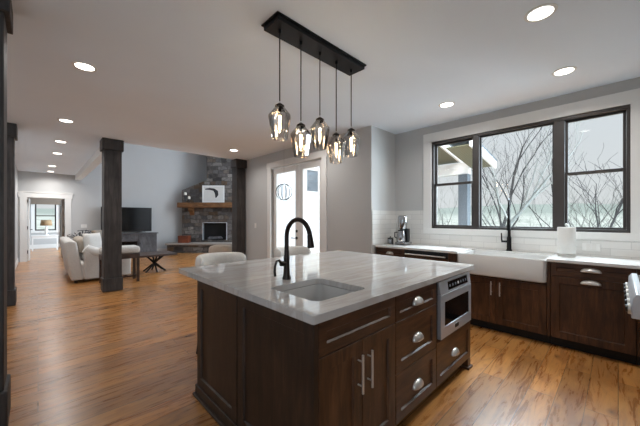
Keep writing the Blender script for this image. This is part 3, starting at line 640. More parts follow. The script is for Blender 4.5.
# right cabinet
t, o = kunit('pullout_cabinet', 'walnut cabinet with one drawer over a wide door below the paper towel', -0.115, 0.497)
kcarc(t, o, -0.115, 0.497)
dr = shaker('-X', KB, -0.112, 0.494, 0.75, 0.884, 0.045, off=o).build('drawer', M['cab_x'], t); cup_pull('-X', KB - 0.016, 0.185, 0.835, dr, o, 0.15, 0.042)
dr = shaker('-X', KB, -0.112, 0.494, 0.105, 0.743, 0.07, off=o).build('door', M['cab'], t); cup_pull('-X', KB - 0.02, 0.185, 0.715, dr, o, 0.15, 0.042)
t, o = kunit('corner_cabinet', 'walnut corner cabinet half hidden behind the range at the right edge', -0.69, -0.118)
kcarc(t, o, -0.69, -0.118)
MB().box(KB - 0.02, KB - 0.0005, -0.60, -0.12, 0.105, 0.884).xf(Matrix.Translation(-o)).build('filler', M['cab'], t, bevel=0.002)
# worktops
KX = 3.818
def ktop(y0, y1, label):
    o = MB().box(KX - 4.1, 4.434 - 4.1, y0 - (y0 + y1) / 2, y1 - (y0 + y1) / 2, 0, 0.03).build('counter_top', M['quartz'], bevel=0.003); o.location = (4.1, (y0 + y1) / 2, 0.89)
    tag(o, label, 'worktop')
ktop(1.425, 2.684, 'white stone counter under the coffee maker, left of the apron sink')
ktop(-0.69, 0.522, 'white stone counter under the paper towel, right of the apron sink')
# strip behind the sink
o = MB().box(-0.05, 0.05, -0.4505, 0.4505, 0, 0.03).build('counter_top', M['quartz'], bevel=0.002); o.location = (4.383, 0.9735, 0.89); tag(o, 'narrow white counter strip behind the apron sink under the tall faucet', 'worktop')
# apron sink
t = thing('apron_sink', 'wide white apron-front sink below the kitchen window', 'sink', (4.06, 0.9735, 0.66))
ow, od = 0.447, 0.27
def ring_s(i, z, r): return roundrect(-od + i, od - i, -ow + i, ow - i, r, z)
mb = MB(); mb.rings([ring_s(0.012, 0.0, 0.03), ring_s(0.0, 0.012, 0.03), ring_s(0.0, 0.237, 0.03), ring_s(0.006, 0.245, 0.03), ring_s(0.022, 0.245, 0.03), ring_s(0.03, 0.237, 0.03), ring_s(0.036, 0.05, 0.05), ring_s(0.07, 0.03, 0.05)])
mb.build('basin', M['fireclay'], t)
MB().lathe([(0.045, 0.0305), (0.045, 0.034), (0.02, 0.032), (0.02, 0.0308)], seg=20).build('drain', M['steel'], t)
# tall kitchen faucet
t = thing('pulldown_faucet', 'tall black spring faucet behind the apron sink in front of the window', 'faucet', (4.375, 0.985, 0.921), 0.20)
MB().lathe([(0.034, 0), (0.034, 0.015), (0.026, 0.02), (0.026, 0.17), (0.018, 0.19), (0.017, 0.30)], seg=18).build('body', M['black'], t)
sp_ = [(0, 0, 0.29), (0, 0, 0.40), (0, 0, 0.52)] + [tuple(p) for p in arc((-0.095, 0, 0.57), 0.095, 0, PI, 16, (1, 0, 0), (0, 0, 1))] + [(-0.19, 0, 0.45), (-0.19, 0, 0.42)]
MB().tube(sp_, 0.011, 12).build('hose', M['black'], t)
co = MB()
for k in range(14): co.lathe([(0.013, 0.30 + k * 0.017), (0.016, 0.304 + k * 0.017), (0.016, 0.309 + k * 0.017), (0.013, 0.313 + k * 0.017)], seg=12)
co.build('spring', M['black'], t)
MB().tube([(-0.19, 0, 0.43), (-0.19, 0, 0.40), (-0.19, 0, 0.30), (-0.19, 0, 0.27)], [0.014, 0.019, 0.021, 0.024], 14).build('spray_head', M['black'], t)
MB().tube([(-0.015, 0, 0.27), (-0.09, 0, 0.29), (-0.168, 0, 0.33)], 0.007, 8).build('dock_arm', M['black'], t)
MB().cyl((0, 0.024, 0.12), (0, 0.085, 0.12), 0.014, seg=12).tube([(0, 0.078, 0.12), (0, 0.082, 0.15), (0, 0.085, 0.23)], [0.012, 0.009, 0.007], 10).build('lever', M['black'], t)
# paper towel
t = thing('paper_towel_holder', 'white paper towel roll upright on a metal stand on the right counter', 'paper towel', (4.20, 0.40, 0.921))
MB().lathe([(0.078, 0.0), (0.078, 0.012), (0.074, 0.028), (0.02, 0.030)], seg=28).build('base', M['nickel'], t)
MB().lathe([(0.079, 0.032), (0.080, 0.036), (0.080, 0.318), (0.079, 0.322), (0.022, 0.322), (0.021, 0.31)], seg=32).build('roll', M['paper'], t)
MB().cyl((0, 0, 0.03), (0, 0, 0.34), 0.007, seg=10).ball((0, 0, 0.35), 0.015).build('rod', M['nickel'], t)
# coffee maker
t = thing('coffee_maker', 'steel drip coffee maker with carafe on the counter in the tiled corner', 'coffee maker', (4.16, 2.41, 0.921), 0.0)
MB().box(-0.11, 0.11, -0.12, 0.06, 0.012, 0.045).build('base', M['chrome'], t, bevel=0.006)
MB().box(0.035, 0.11, -0.085, 0.055, 0.046, 0.23).build('column', M['bplastic'], t, bevel=0.006)
MB().lathe([(0.060, 0.225), (0.066, 0.235), (0.076, 0.33), (0.076, 0.395), (0.070, 0.405), (0.0, 0.406)][:-1], (0, -0.015, 0), 28).build('brew_basket', M['chrome'], t)
MB().lathe([(0.064, 0.407), (0.060, 0.415)], (0, -0.015, 0), 28).build('lid', M['bplastic'], t)
ca = MB().lathe([(0.062, 0.047), (0.066, 0.055), (0.063, 0.15), (0.052, 0.185), (0.050, 0.20)], (-0.04, -0.015, 0), 26).build('carafe', M['chrome'], t)
MB().lathe([(0.052, 0.201), (0.052, 0.213), (0.03, 0.216)], (-0.04, -0.015, 0), 24).build('carafe_lid', M['bplastic'], ca)
MB().tube([(-0.04, 0.05, 0.18), (-0.045, 0.095, 0.175), (-0.045, 0.10, 0.11), (-0.04, 0.052, 0.09)], 0.008, 8).build('handle', M['bplastic'], ca)
t.scale = (1.0, 1.0, 1.12)
t = thing('serving_tray', 'low grey tray under the coffee maker', 'tray', (4.16, 2.49, 0.9205))
MB().box(-0.13, 0.13, -0.215, 0.17, 0.0005, 0.010).build('tray', M['chrome'], t, bevel=0.003)
t = thing('sugar_canister', 'small round canister beside the coffee maker on the tray', 'canister', (4.13, 2.595, 0.931))
MB().lathe([(0.045, 0.0), (0.05, 0.01), (0.05, 0.075), (0.045, 0.082)], seg=22).build('jar', M['chrome'], t)
MB().lathe([(0.048, 0.083), (0.048, 0.095), (0.01, 0.102), (0.012, 0.115)], seg=22).build('lid', M['bplastic'], t)

# ================================================================== RANGE at the right edge
t = thing('range', 'stainless range with black knobs cut by the right edge of the picture', 'range', (2.79, -0.40, 0))
MB().box(-0.45, 0.45, -0.29, 0.22, 0.10, 0.90).box(-0.45, 0.45, 0.22, 0.30, 0.79, 0.90).build('body', M['steel'], t)
MB().box(-0.44, 0.44, -0.28, 0.17, 0.0, 0.099).build('toe_kick', M['toe'], t)
MB().prism([(-0.45, 0.301, 0.79), (-0.45, 0.35, 0.79), (-0.45, 0.345, 0.90), (-0.45, 0.33, 0.925), (-0.45, 0.301, 0.925)], (0.90, 0, 0)).build('control_panel', M['steel'], t, bevel=0.004)
MB().box(-0.45, 0.45, -0.29, 0.30, 0.901, 0.915).build('cooktop', M['bplastic'], t)
for k in range(4): MB().box(-0.42 + k * 0.215, -0.42 + k * 0.215 + 0.012, -0.26, 0.26, 0.916, 0.94).box(-0.42 + k * 0.215, -0.42 + k * 0.215 + 0.19, -0.02, -0.008, 0.916, 0.94).build('grate', M['bplastic'], t)
for k in range(6):
    x = -0.385 + k * 0.154
    kn = MB().cyl((x, 0.351, 0.83), (x, 0.362, 0.83), 0.030, seg=18).build('knob', M['nickel'], t)
    MB().cyl((x, 0.3625, 0.83), (x, 0.372, 0.83), 0.022, 0.018, 18).build('grip', M['bplastic'], kn)
dd = MB().box(-0.445, 0.445, 0.221, 0.25, 0.14, 0.74).build('oven_door', M['steel'], t, bevel=0.004)
MB().box(-0.3, 0.3, 0.2502, 0.253, 0.3, 0.6).build('oven_glass', M['bglass'], dd)
mb = MB().cyl((-0.40, 0.29, 0.69), (0.40, 0.29, 0.69), 0.013, seg=12)
for x in (-0.36, 0.36): mb.cyl((x, 0.2505, 0.69), (x, 0.29, 0.69), 0.010, seg=10)
mb.build('oven_handle', M['nickel'], dd)
t = thing('range_side_counter', 'white counter end beside the range at the right edge', 'worktop', (3.53, -0.40, 0))
MB().box(-0.285, 0.28, -0.29, 0.24, 0.10, 0.888).build('carcass', M['cab'], t); MB().box(-0.285, 0.28, -0.29, 0.18, 0.001, 0.099).build('toe_kick', M['toe'], t)
MB().box(-0.285, 0.28, -0.29, 0.26, 0.889, 0.919).build('counter_slab', M['quartz'], t, bevel=0.002)

# ================================================================== PENDANT FIXTURE
t = thing('pendant_chandelier', 'black linear ceiling fixture with five smoked glass pendants over the island', 'pendant light', (1.72, 1.77, ZC))
MB().box(-0.515, 0.515, -0.105, 0.105, -0.012, -0.001).box(-0.50, 0.50, -0.092, 0.092, -0.045, -0.012).build('canopy', M['black'], t, bevel=0.002)
prof = [(0.030, 0.240), (0.036, 0.236), (0.084, 0.176), (0.085, 0.160), (0.058, 0.004), (0.056, 0.0)]
for x, b in ((-0.42, 1.935), (-0.212, 1.835), (0.0, 1.932), (0.205, 1.842), (0.415, 1.930)):
    pn = MB().cyl((x, 0, -0.046), (x, 0, -0.075), 0.012, seg=12).cyl((x, 0, -0.07), (x, 0, b + 0.285 - ZC), 0.0045, seg=8).build('cord', M['black'], t)
    zb = b - ZC
    MB().lathe([(0.007, 0.272), (0.012, 0.268), (0.034, 0.252), (0.036, 0.241), (0.013, 0.240), (0.013, 0.205), (0.010, 0.203)], (x, 0, zb), 20).build('socket_cap', M['black'], pn)
    MB().lathe(prof, (x, 0, zb), 10, caps=False, ph=0.2).build('glass_shade', M['smoke'], pn, smooth=12, solid=0.002)
    MB().lathe([(0.010, 0.202), (0.014, 0.19), (0.021, 0.16), (0.022, 0.08), (0.017, 0.055), (0.006, 0.045)], (x, 0, zb), 14).build('bulb', M['bulbglass'], pn)
    fl = MB()
    for k in range(4):
        a = PI / 2 * k; fl.cyl((x + 0.006 * math.cos(a), 0.006 * math.sin(a), zb + 0.07), (x + 0.008 * math.cos(a), 0.008 * math.sin(a), zb + 0.175), 0.003, seg=6)
    fl.build('filament', M['filament'], pn)
    light('pendant_glow', 'POINT', (1.72 + x, 1.77, b + 0.12), 1.2, (1, 0.80, 0.56), shadow_soft_size=0.012)

# ================================================================== RECESSED LIGHTS
def downlight(label, x, y, p=5, r=0.075):
    t = thing('recessed_ceiling_light', label, 'ceiling light', (x, y, ZC), 0, 'recessed ceiling lights')
    MB().lathe([(r + 0.022, -0.001), (r + 0.020, -0.006), (r, -0.007), (r, -0.001)], seg=28, caps=False).build('trim_ring', M['white'], t)
    MB().lathe([(r - 0.001, -0.001), (r - 0.001, -0.004)], seg=28).build('lens', M['lens'], t)
    light('downlight', 'AREA', (x, y, ZC - 0.012), p, (1, 0.97, 0.94), shape='DISK', size=2 * r, spread=math.radians(150))
downlight('large recessed ceiling light at the top edge right of the pendant fixture', 2.557, 0.385)
downlight('recessed ceiling light in front of the right end of the kitchen window', 3.735, 0.374)
downlight('recessed ceiling light in front of the left end of the kitchen window', 3.75, 1.53)
downlight('recessed ceiling light half hidden behind the second glass pendant', 3.12, 3.67)
downlight('recessed ceiling light in front of the stone chimney', 3.0, 5.73)
downlight('recessed ceiling light nearest on the left, above the open floor', 0.322, 3.57)
downlight('recessed ceiling light left of the top of the middle timber post', 0.30, 5.74)
downlight('first recessed light of the hall behind the ceiling line', 0.31, 7.37, 7)
downlight('second recessed light of the hall', 0.31, 8.75, 8)
downlight('third recessed light of the hall, before the last pair end', 0.285, 10.95, 8)
downlight('farthest recessed light of the hall, above the white doorway', 0.285, 12.25, 8)

# ================================================================== STOOLS
def barstool(label, x, y, rz):
    t = thing('bar_stool', label, 'bar stool', (x, y, 0), rz, 'white bar stools at the island')
    # seat faces -Y, curved low back on +Y
    MB().lathe([(0.12, 0.61), (0.20, 0.62), (0.215, 0.65), (0.21, 0.69), (0.16, 0.705)], seg=28).build('seat', M['boucle'], t)
    mb = MB(); rings = []
    for k in range(19):
        a = math.radians(-12 + 204 * k / 18); tp = min(1, min(k, 18 - k) / 2.5); tp = 0.62 + 0.38 * math.sin(tp * PI / 2)
        c = Vector((0.225 * math.cos(a), 0.02 + 0.215 * math.sin(a), 0.90)); n = Vector((math.cos(a), math.sin(a), 0))
        rings.append([c + n * (0.035 * tp * math.cos(2 * PI * j / 12)) + Vector((0, 0, 0.085 * tp * math.copysign(abs(math.sin(2 * PI * j / 12)) ** 0.7, math.sin(2 * PI * j / 12)))) for j in range(12)])
    mb.rings(rings); mb.build('backrest', M['boucle'], t, sub=1)
    for s in (-1, 1):
        MB().cyl((0.16 * s, 0.155, 0.64), (0.19 * s, 0.20, 0.86), 0.012, seg=10).build('back_support', M['black'], t)
        for q in (-1, 1):
            MB().tube([(0.13 * s, 0.13 * q, 0.62), (0.19 * s, 0.19 * q, 0.0)], [0.016, 0.011], 10).build('leg', M['black'], t)
    MB().tube([Vector((0.168 * math.cos(2 * PI * k / 24) * 1.3, 0.168 * math.sin(2 * PI * k / 24) * 1.3, 0.24)) for k in range(25)], 0.008, 8).build('foot_ring', M['black'], t)
barstool('white curved-back bar stool at the left end of the island, far side', 1.32, 2.72, 0.0)
barstool('white curved-back bar stool seen behind the dark bronze faucet', 2.25, 2.74, 0.0)

# ================================================================== LIVING ROOM
def soft(mb, name, m, parent, bev, seg=4): return mb.build(name, m, parent, bevel=bev, seg=seg, smooth=80)
# sofa: back to the hall (-X), facing +X
t = thing('sofa', 'oatmeal slipcovered sofa behind the middle timber post', 'sofa', (0.99, 8.80, 0))
soft(MB().box(-0.48, 0.52, -1.0, 1.0, 0.07, 0.40), 'base', M['linen'], t, 0.04)
mb = MB().prism([(-0.50, -1.03, 0.06), (-0.30, -1.03, 0.06), (-0.42, -1.03, 0.86), (-0.54, -1.03, 0.885), (-0.61, -1.03, 0.86)], (0, 2.06, 0)); soft(mb, 'backrest', M['linen'], t, 0.035)
for s in (-1, 1):
    y = 0.93 * s
    mb = MB().prism([(-0.30, y - 0.11, 0.06), (0.54, y - 0.11, 0.06), (0.54, y - 0.11, 0.54), (-0.12, y - 0.11, 0.57), (-0.30, y - 0.11, 0.70)], (0, 0.22, 0)); a = soft(mb, 'arm', M['linen'], t, 0.035)
    mb = MB().tube([(-0.28, y, 0.70), (-0.12, y, 0.60), (0.10, y, 0.57), (0.50, y, 0.56)], [0.10, 0.125, 0.125, 0.115], 14); mb.build('arm_roll', M['linen'], a)
for s in (-1, 1):
    soft(MB().box(-0.28, 0.54, 0.42 * s - 0.40, 0.42 * s + 0.40, 0.405, 0.56), 'seat_cushion', M['linen'], t, 0.05)
    soft(MB().box(-0.37, -0.16, -0.46 if s < 0 else 0.02, -0.02 if s < 0 else 0.80, 0.56, 0.90), 'back_cushion', M['tan'], t, 0.09)
for x in (-0.42, 0.46):
    for y in (-0.92, 0.92): MB().cyl((x, y, 0), (x, y, 0.068), 0.03, seg=12).build('foot', M['darkwood'], t)
def pillow(label, loc, rot, m, s=0.25, th=0.085):
    mb = MB(); n = 8; V = {}
    for sg in (1, -1):
        for i in range(n + 1):
            for j in range(n + 1):
                u, v = -1 + 2 * i / n, -1 + 2 * j / n; e = (1 - u ** 4) * (1 - v ** 4)
                k = (i, j, sg if 0 < i < n and 0 < j < n else 0)
                if k not in V: V[k] = mb.bm.verts.new((th * sg * e ** 0.5 if k[2] else 0, s * u * (1 - 0.06 * (1 - abs(v))), s * v * (1 - 0.06 * (1 - abs(u)))))
        for i in range(n):
            for j in range(n):
                q = [V[(a, b, sg if 0 < a < n and 0 < b < n else 0)] for a, b in ((i, j), (i + 1, j), (i + 1, j + 1), (i, j + 1))]
                mb.bm.faces.new(q if sg > 0 else q[::-1])
    o = mb.build('throw_pillow', m, smooth=90); o.location = loc; o.rotation_euler = rot; tag(o, label, 'pillow')
pillow('white square throw pillow leaning on the near end of the sofa', (0.88, 8.19, 0.80), (0, -0.2, -0.9), M['linen'], 0.22)
pillow('dark greige throw pillow on the sofa right of the white pillow', (1.10, 8.62, 0.83), (0, -0.25, -0.8), M['greige'])
# twig arrangement on a side table at the far end of the sofa
t = thing('side_table', 'small dark side table hidden behind the far end of the sofa', 'side table', (0.86, 10.4, 0))
MB().lathe([(0.26, 0.66), (0.26, 0.69)], seg=28).build('table_top', M['darkwood'], t); MB().cyl((0, 0, 0.02), (0, 0, 0.66), 0.03).build('stem', M['darkwood'], t); MB().lathe([(0.2, 0), (0.2, 0.02)], seg=24).build('base', M['darkwood'], t)
t = thing('twig_arrangement', 'dark twig arrangement in a low bowl behind the sofa pillows', 'decoration', (0.86, 10.4, 0.691))
MB().lathe([(0.08, 0), (0.13, 0.05), (0.15, 0.10), (0.12, 0.10)], seg=20).build('bowl', M['bplastic'], t)
mb = MB()
for k in range(34):
    a = random.uniform(0, 2 * PI); r = random.uniform(0.15, 0.42); z = random.uniform(0.1, 0.32)
    mb.tube([(0.05 * math.cos(a), 0.05 * math.sin(a), 0.09), (r * 0.6 * math.cos(a), r * 0.6 * math.sin(a), z * 0.9 + 0.05), (r * math.cos(a + 0.3), r * math.sin(a + 0.3), z)], [0.008, 0.006, 0.012], 5)
mb.build('twigs', M['ink'], t)
# upholstered bench behind the post
t = thing('bench', 'dark wood bench with a cream cushion standing right behind the middle post', 'bench', (1.235, 7.34, 0))
MB().box(-0.33, 0.33, -0.2, 0.2, 0.50, 0.60).build('apron', M['darkwood'], t, bevel=0.004)
soft(MB().box(-0.335, 0.345, -0.21, 0.21, 0.601, 0.755), 'cushion', M['linen'], t, 0.065)
for x in (-0.30, 0.30):
    for y in (-0.17, 0.17): MB().box(x - 0.025, x + 0.025, y - 0.025, y + 0.025, 0, 0.499).build('leg', M['darkwood'], t, bevel=0.003)
MB().box(-0.285, 0.285, -0.015, 0.015, 0.08, 0.11).box(-0.315, -0.285, -0.145, 0.145, 0.08, 0.11).box(0.285, 0.315, -0.145, 0.145, 0.08, 0.11).build('stretcher', M['darkwood'], t)
# coffee table
t = thing('coffee_table', 'square dark wood coffee table on crossed black legs in the living room', 'coffee table', (2.14, 8.28, 0))
MB().box(-0.42, 0.42, -0.42, 0.42, 0.41, 0.455).build('table_top', M['darkwood'], t, bevel=0.004)
for k in range(3):
    a = PI / 3 * k + 0.5; x, y = 0.26 * math.cos(a), 0.26 * math.sin(a); off = 0.012 * (k - 1)
    MB().tube([(-x, -y, 0.0), (0, 0, 0.21 + off), (x * 0.9, y * 0.9, 0.409)], 0.02, 8).build('leg', M['black'], t)
    MB().tube([(x, y, 0.0), (0, 0, 0.20 + off), (-x * 0.9, -y * 0.9, 0.409)], 0.02, 8).build('leg', M['black'], t)
# television and stand
t = thing('television_stand', 'weathered grey media cabinet under the television against the far wall', 'media cabinet', (2.31, 12.53, 0))
MB().box(-0.95, 0.95, -0.22, 0.22, 0.05, 0.09).box(-0.95, 0.95, -0.22, 0.22, 0.73, 0.77).box(-0.95, -0.91, -0.22, 0.22, 0.09, 0.73).box(0.91, 0.95, -0.22, 0.22, 0.09, 0.73).box(-0.95, 0.95, 0.19, 0.22, 0.09, 0.73).box(-0.40, -0.36, -0.2, 0.19, 0.09, 0.73).box(0.32, 0.36, -0.2, 0.19, 0.09, 0.73).box(-0.36, 0.32, -0.2, 0.19, 0.50, 0.53).box(-0.93, 0.93, -0.18, 0.18, 0, 0.05).build('carcass', M['greywood'], t, bevel=0.003)
MB().box(-1.0, 1.0, -0.25, 0.235, 0.771, 0.805).build('top', M['greywood'], t, bevel=0.004)
for a, b in ((-0.905, -0.405), (0.365, 0.905)):
    dd = shaker('-Y', -0.205, a, b, 0.095, 0.725, 0.07).build('door', M['greywood'], t)
    MB().ball((b - 0.035 if a < 0 else a + 0.035, -0.24, 0.42), 0.014).build('knob', M['black'], dd)
dr = shaker('-Y', -0.205, -0.355, 0.315, 0.535, 0.725, 0.045).build('drawer', M['greywood'], t)
for x in (-0.17, 0.13): MB().ball((x, -0.24, 0.63), 0.014).build('knob', M['black'], dr)
MB().box(-0.355, 0.315, -0.12, 0.15, 0.092, 0.498).build('fire_insert', M['bglass'], t)
t = thing('television', 'large black flat television on the grey media cabinet', 'television', (2.35, 12.53, 0.806))
MB().box(-0.785, 0.785, -0.02, 0.02, 0.05, 0.945).build('case', M['bplastic'], t, bevel=0.004)
MB().box(-0.77, 0.77, -0.024, -0.0205, 0.075, 0.93).build('screen', M['screen'], t)
for s in (-1, 1): MB().tube([(0.55 * s, -0.13, 0.007), (0.55 * s, 0, 0.05), (0.55 * s, 0.13, 0.007)], 0.006, 6).build('foot', M['bplastic'], t)
# armchair
t = thing('armchair', 'low cream armchair partly hidden between the stool and the far right post', 'armchair', (3.44, 7.16, 0), 2.5)
soft(MB().box(-0.30, 0.30, -0.30, 0.28, 0.16, 0.40), 'seat', M['tan'], t, 0.06)
mb = MB(); rings = []
for k in range(15):
    a = math.radians(-15 + 210 * k / 14); n = Vector((math.cos(a), math.sin(a), 0))
    zz = 0.69 - 0.10 * (1 - math.sin(max(0, min(PI, a))))
    rings.append([Vector((0.31 * n.x, 0.29 * n.y, 0)) + n * d + Vector((0, 0, z)) for d, z in ((-0.05, 0.16), (0.03, 0.16), (0.05, zz - 0.05), (0.02, zz), (-0.03, zz), (-0.06, zz - 0.05))])
mb.rings(rings); mb.build('backrest', M['tan'], t, sub=1)
for a in range(4): MB().cyl((0.22 * (-1) ** a, 0.2 * (1 if a < 2 else -1), 0), (0.2 * (-1) ** a, 0.18 * (1 if a < 2 else -1), 0.17), 0.018, seg=10).build('leg', M['darkwood'], t)

# ------------------------------------------------------------------ corner fireplace, front parallel to the picture
def FP(lat, c): p = FWD * c + RGT * lat; return Vector((p.x, p.y, 0))
C0 = 11.9; LC = -4.33
t = thing('stone_fireplace', 'stacked grey stone corner fireplace with raised hearth and stepped chimney', 'fireplace', FP(LC, C0), -TH)
# local x = along the front, y = away from the camera
L0, L1 = -5.66 - LC, -2.98 - LC; CL = -4.64 - LC; B0, B1 = -0.50, 0.52; BZ0, BZ1 = 0.46, 1.18
sr = MB().box(L0, B0, 0, 0.32, 0.0, 2.51).box(B1, L1, 0, 0.32, 0, 2.51).box(B0, B1, 0, 0.32, BZ1, 2.51).box(B0, B1, 0, 0.32, 0, BZ0)
sr.prism([(L0, 0, 2.51), (L1, 0, 2.51), (L1, 0, 2.92), (CL, 0, 2.92)], (0, 0.32, 0)).box(CL, L1, 0, 0.32, 2.92, 4.69)
sr.build('surround', M['stone'], t)
MB().box(B0, B1, 0.14, 0.30, BZ0, BZ1).build('firebox', M['soot'], t)
fr = MB().box(B0 + 0.001, B0 + 0.018, -0.01, 0.13, BZ0, BZ1).box(B1 - 0.03, B1 - 0.001, -0.01, 0.13, BZ0, BZ1).box(B0 + 0.05, B1 - 0.05, -0.01, 0.13, BZ1 - 0.02, BZ1 - 0.001).build('firebox_frame', M['steel'], t)
lg = MB()
for k in range(4): lg.cyl((-0.28 + 0.05 * k, 0.03 + 0.02 * k, BZ0 + 0.06 + 0.03 * (k % 2)), (0.30 - 0.04 * k, 0.07 - 0.01 * k, BZ0 + 0.07 + 0.04 * (k % 2)), 0.04, seg=10)
lg.build('log_set', M['greywood'], t)
MB().box(L0 - 0.30, L1, -0.60, -0.001, 0.0, 0.30).build('hearth', M['stone'], t)
MB().box(L0 - 0.36, L1, -0.65, -0.001, 0.301, 0.37).build('hearth_slab', M['hearthcap'], t, bevel=0.01)
MB().box(L0 - 0.08, L1 - 0.05, -0.26, -0.001, 1.78, 1.985).build('mantel', M['mantel'], t, bevel=0.012)
for x in (L0 + 0.42, L1 - 0.42): MB().prism([(x - 0.09, -0.001, 1.47), (x - 0.09, -0.001, 1.779), (x - 0.09, -0.22, 1.779), (x - 0.09, -0.20, 1.67), (x - 0.09, -0.08, 1.60)], (0.18, 0, 0)).build('corbel', M['mantel'], t, bevel=0.006)
R_ = Matrix.Rotation(-TH, 4, 'Z')
def onfp(x, y, z): return FP(LC, C0) + R_ @ Vector((x, y, 0)) + Vector((0, 0, z))
t = thing('framed_picture', 'white framed picture with a dark curved brush stroke leaning on the mantel', 'picture', onfp(-0.02, -0.06, 1.986), -TH)
MB().box(-0.45, 0.45, -0.03, 0.0, 0.0, 0.05).box(-0.45, 0.45, -0.03, 0, 0.65, 0.70).box(-0.45, -0.40, -0.03, 0, 0.05, 0.65).box(0.40, 0.45, -0.03, 0, 0.05, 0.65).build('frame', M['white'], t, bevel=0.004)
MB().box(-0.40, 0.40, -0.015, -0.002, 0.05, 0.65).build('print', M['mat'], t)
mb = MB().tube([(-0.33, -0.0165, 0.55), (-0.15, -0.0165, 0.56), (0.02, -0.0165, 0.53), (0.12, -0.0165, 0.44), (0.14, -0.0165, 0.32), (0.10, -0.0165, 0.20)], [0.02, 0.04, 0.05, 0.085, 0.07, 0.02], 10)
mb.xf(Matrix.Translation((0, -0.0165, 0)) @ Matrix.Diagonal((1, 0.02, 1, 1)) @ Matrix.Translation((0, 0.0165, 0))); mb.build('brush_stroke', M['ink'], t)
for lab, x, hh in (('taller dark candle stand with a white candle on the left of the mantel', -1.13, 0.30), ('shorter dark candle stand with a white candle beside the framed picture', -0.98, 0.14)):
    t = thing('candle_stand', lab, 'candle holder', onfp(x, -0.14, 1.986), -TH, 'candle stands on the mantel')
    MB().lathe([(0.06, 0), (0.06, 0.015), (0.02, 0.04), (0.03, hh * 0.5), (0.02, hh - 0.02), (0.05, hh)], seg=16).build('stand', M['bplastic'], t)
    MB().lathe([(0.045, hh + 0.001), (0.055, hh + 0.04), (0.045, hh + 0.11), (0.01, hh + 0.12)], seg=16).build('candle', M['candle'], t)
t = thing('wooden_box', 'reddish wooden box on the left of the stone hearth', 'box', onfp(-1.10, -0.28, 0.371), -TH)
MB().box(-0.20, 0.20, -0.13, 0.13, 0, 0.24).build('body', M['box'], t, bevel=0.004); MB().box(-0.205, 0.205, -0.135, 0.135, 0.241, 0.28).build('lid', M['box'], t, bevel=0.004)

# ================================================================== FAR ROOM
w = structroot('window_3', 'bright window at the end of the far room', (0.25, FY, 0.8))
mb = MB()
for a in ((-0.35, 0.35, 0, 0.05), (-0.35, 0.35, 1.27, 1.32), (-0.35, -0.30, 0.05, 1.27), (0.30, 0.35, 0.05, 1.27), (-0.30, 0.30, 0.64, 0.68)): mb.box(a[0], a[1], 0.02, 0.08, a[2], a[3])
mb.build('window_frame', M['frame'], w)
MB().box(-0.30, 0.30, 0.045, 0.05, 0.05, 1.27).build('window_pane', M['pane'], w)
MB().box(-0.47, -0.35, -0.02, 0, -0.1, 1.42).box(0.35, 0.47, -0.02, 0, -0.1, 1.42).box(-0.35, 0.35, -0.02, 0, 1.32, 1.42).box(-0.35, 0.35, -0.03, 0, -0.1, 0).build('window_casing', M['white'], w)
t = thing('drapes', 'taupe valance and side drape at the far room window', 'curtain', (0.25, FY - 0.10, 0))
MB().box(-0.75, 0.75, -0.03, 0.03, 1.97, 2.36).build('valance', M['taupecloth'], t)
mb = MB(); poly = [Vector((0.50 + 0.32 * k / 24, 0.03 * math.sin(k * 1.6), 0.02)) for k in range(25)]
mb.prism([p for p in poly] + [p + Vector((0, 0.01, 0)) for p in poly[::-1]], (0, 0, 1.94)); mb.build('drape', M['taupecloth'], t)
t = thing('console_desk', 'white slender desk under the far room window', 'desk', (0.22, 16.9, 0))
MB().box(-0.42, 0.42, -0.2, 0.2, 0.60, 0.64).box(-0.40, 0.40, -0.18, 0.18, 0.50, 0.60).build('desk_top', M['white'], t)
for x in (-0.38, 0.38):
    for y in (-0.16, 0.16): MB().box(x - 0.02, x + 0.02, y - 0.02, y + 0.02, 0, 0.499).build('leg', M['white'], t)
t = thing('table_lamp', 'table lamp with a tan shade on the desk in the far room', 'lamp', (0.25, 16.9, 0.641))
MB().lathe([(0.07, 0), (0.07, 0.02), (0.03, 0.05), (0.06, 0.20), (0.02, 0.34), (0.012, 0.46)], seg=18).build('base', M['white'], t)
MB().lathe([(0.19, 0.40), (0.16, 0.64)], seg=22, caps=False).build('lamp_shade', M['shade'], t, solid=0.004)

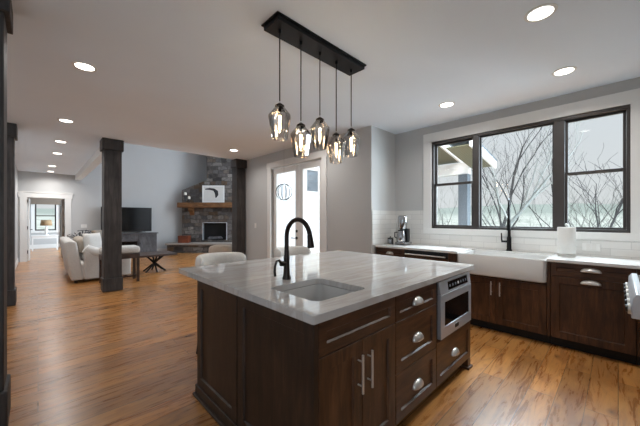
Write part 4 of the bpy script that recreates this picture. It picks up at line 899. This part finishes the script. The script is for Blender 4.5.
# ================================================================== BARE TREES
def tree(label, x, y, zb, hgt, lean, seed, m, spread=0.5, r0=0.09):
    rnd = random.Random(seed); mb = MB()
    def grow(p, d, ln, r, lev):
        n = 5; pts = [p.copy()]; rs = [r]; q = p.copy(); dd = d.copy()
        for k in range(n):
            dd = (dd + Vector((rnd.gauss(0, 0.12), rnd.gauss(0, 0.12), rnd.gauss(0.03, 0.06)))).normalized()
            q = q + dd * ln / n; pts.append(q.copy()); rs.append(max(0.004, r * (1 - 0.62 * (k + 1) / n)))
        mb.tube(pts, rs, 6 if lev < 2 else 4, caps=False)
        if lev >= 3 or ln < 0.35: return
        nb = (6, 5, 4)[lev]
        for b in range(nb):
            f = 0.28 + 0.72 * (b + rnd.random()) / nb; i = min(n - 1, int(f * n)); st = pts[i].lerp(pts[i + 1], f * n - i)
            a = rnd.uniform(0, 2 * PI); side = Vector((math.cos(a), math.sin(a), 0.25))
            nd = (dd * (1 - spread) + side * spread + Vector((0, 0, 0.22))).normalized()
            grow(st, nd, ln * rnd.uniform(0.38, 0.62), max(0.005, rs[i] * 0.55), lev + 1)
    grow(Vector((0, 0, 0)), Vector(lean).normalized(), hgt, r0, 0)
    o = mb.build('bare_tree', m, smooth=80); o.location = (x, y, zb); tag(o, label, 'tree', 'bare trees outside the kitchen window')
def dirpx(px): d = FWD * 290 + RGT * (px - 320); return d / d.x
def tpos(px, X): d = dirpx(px) * X; return d.x, d.y
for lab, px, X, zb, hh, lean, sd, mm, sp_, r0 in (
    ('tallest bare tree behind the middle pane, leaning right from the faucet', 484, 12.0, -2.0, 6.6, (0.0, -0.32, 1), 3, 'bark', 0.42, 0.075),
    ('bare tree with a pale leaning trunk low in the middle pane', 478, 9.8, 0.2, 3.0, (0.1, -0.75, 1), 5, 'bark2', 0.5, 0.07),
    ('slim bare tree in the centre of the middle pane', 515, 19.0, -4.2, 7.8, (0, -0.15, 1), 8, 'bark', 0.45, 0.065),
    ('bare tree beside the right mullion of the middle pane', 543, 30.0, -5.0, 9.4, (0, -0.15, 1), 11, 'bark', 0.5, 0.08),
    ('bare tree at the left of the right pane', 574, 10.6, -2.0, 4.0, (0, -0.22, 1), 14, 'bark', 0.5, 0.055),
    ('bushy bare tree at the right side of the right pane', 606, 14.5, -3.0, 4.2, (0, -0.2, 1), 17, 'bark', 0.6, 0.045),
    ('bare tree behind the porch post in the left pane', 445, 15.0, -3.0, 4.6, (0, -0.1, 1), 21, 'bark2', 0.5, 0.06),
):
    X_, Y_ = tpos(px, X); tree(lab, X_, Y_, zb, hh, lean, sd, M[mm], sp_, r0)
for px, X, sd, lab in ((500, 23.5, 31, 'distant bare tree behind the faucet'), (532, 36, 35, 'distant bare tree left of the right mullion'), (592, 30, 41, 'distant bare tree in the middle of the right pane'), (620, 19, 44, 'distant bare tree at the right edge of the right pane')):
    X_, Y_ = tpos(px, X); tree(lab, X_, Y_, -5.0, 6.4, (0, random.uniform(-0.2, 0.2), 1), sd, M['bark2'], 0.5, 0.07)
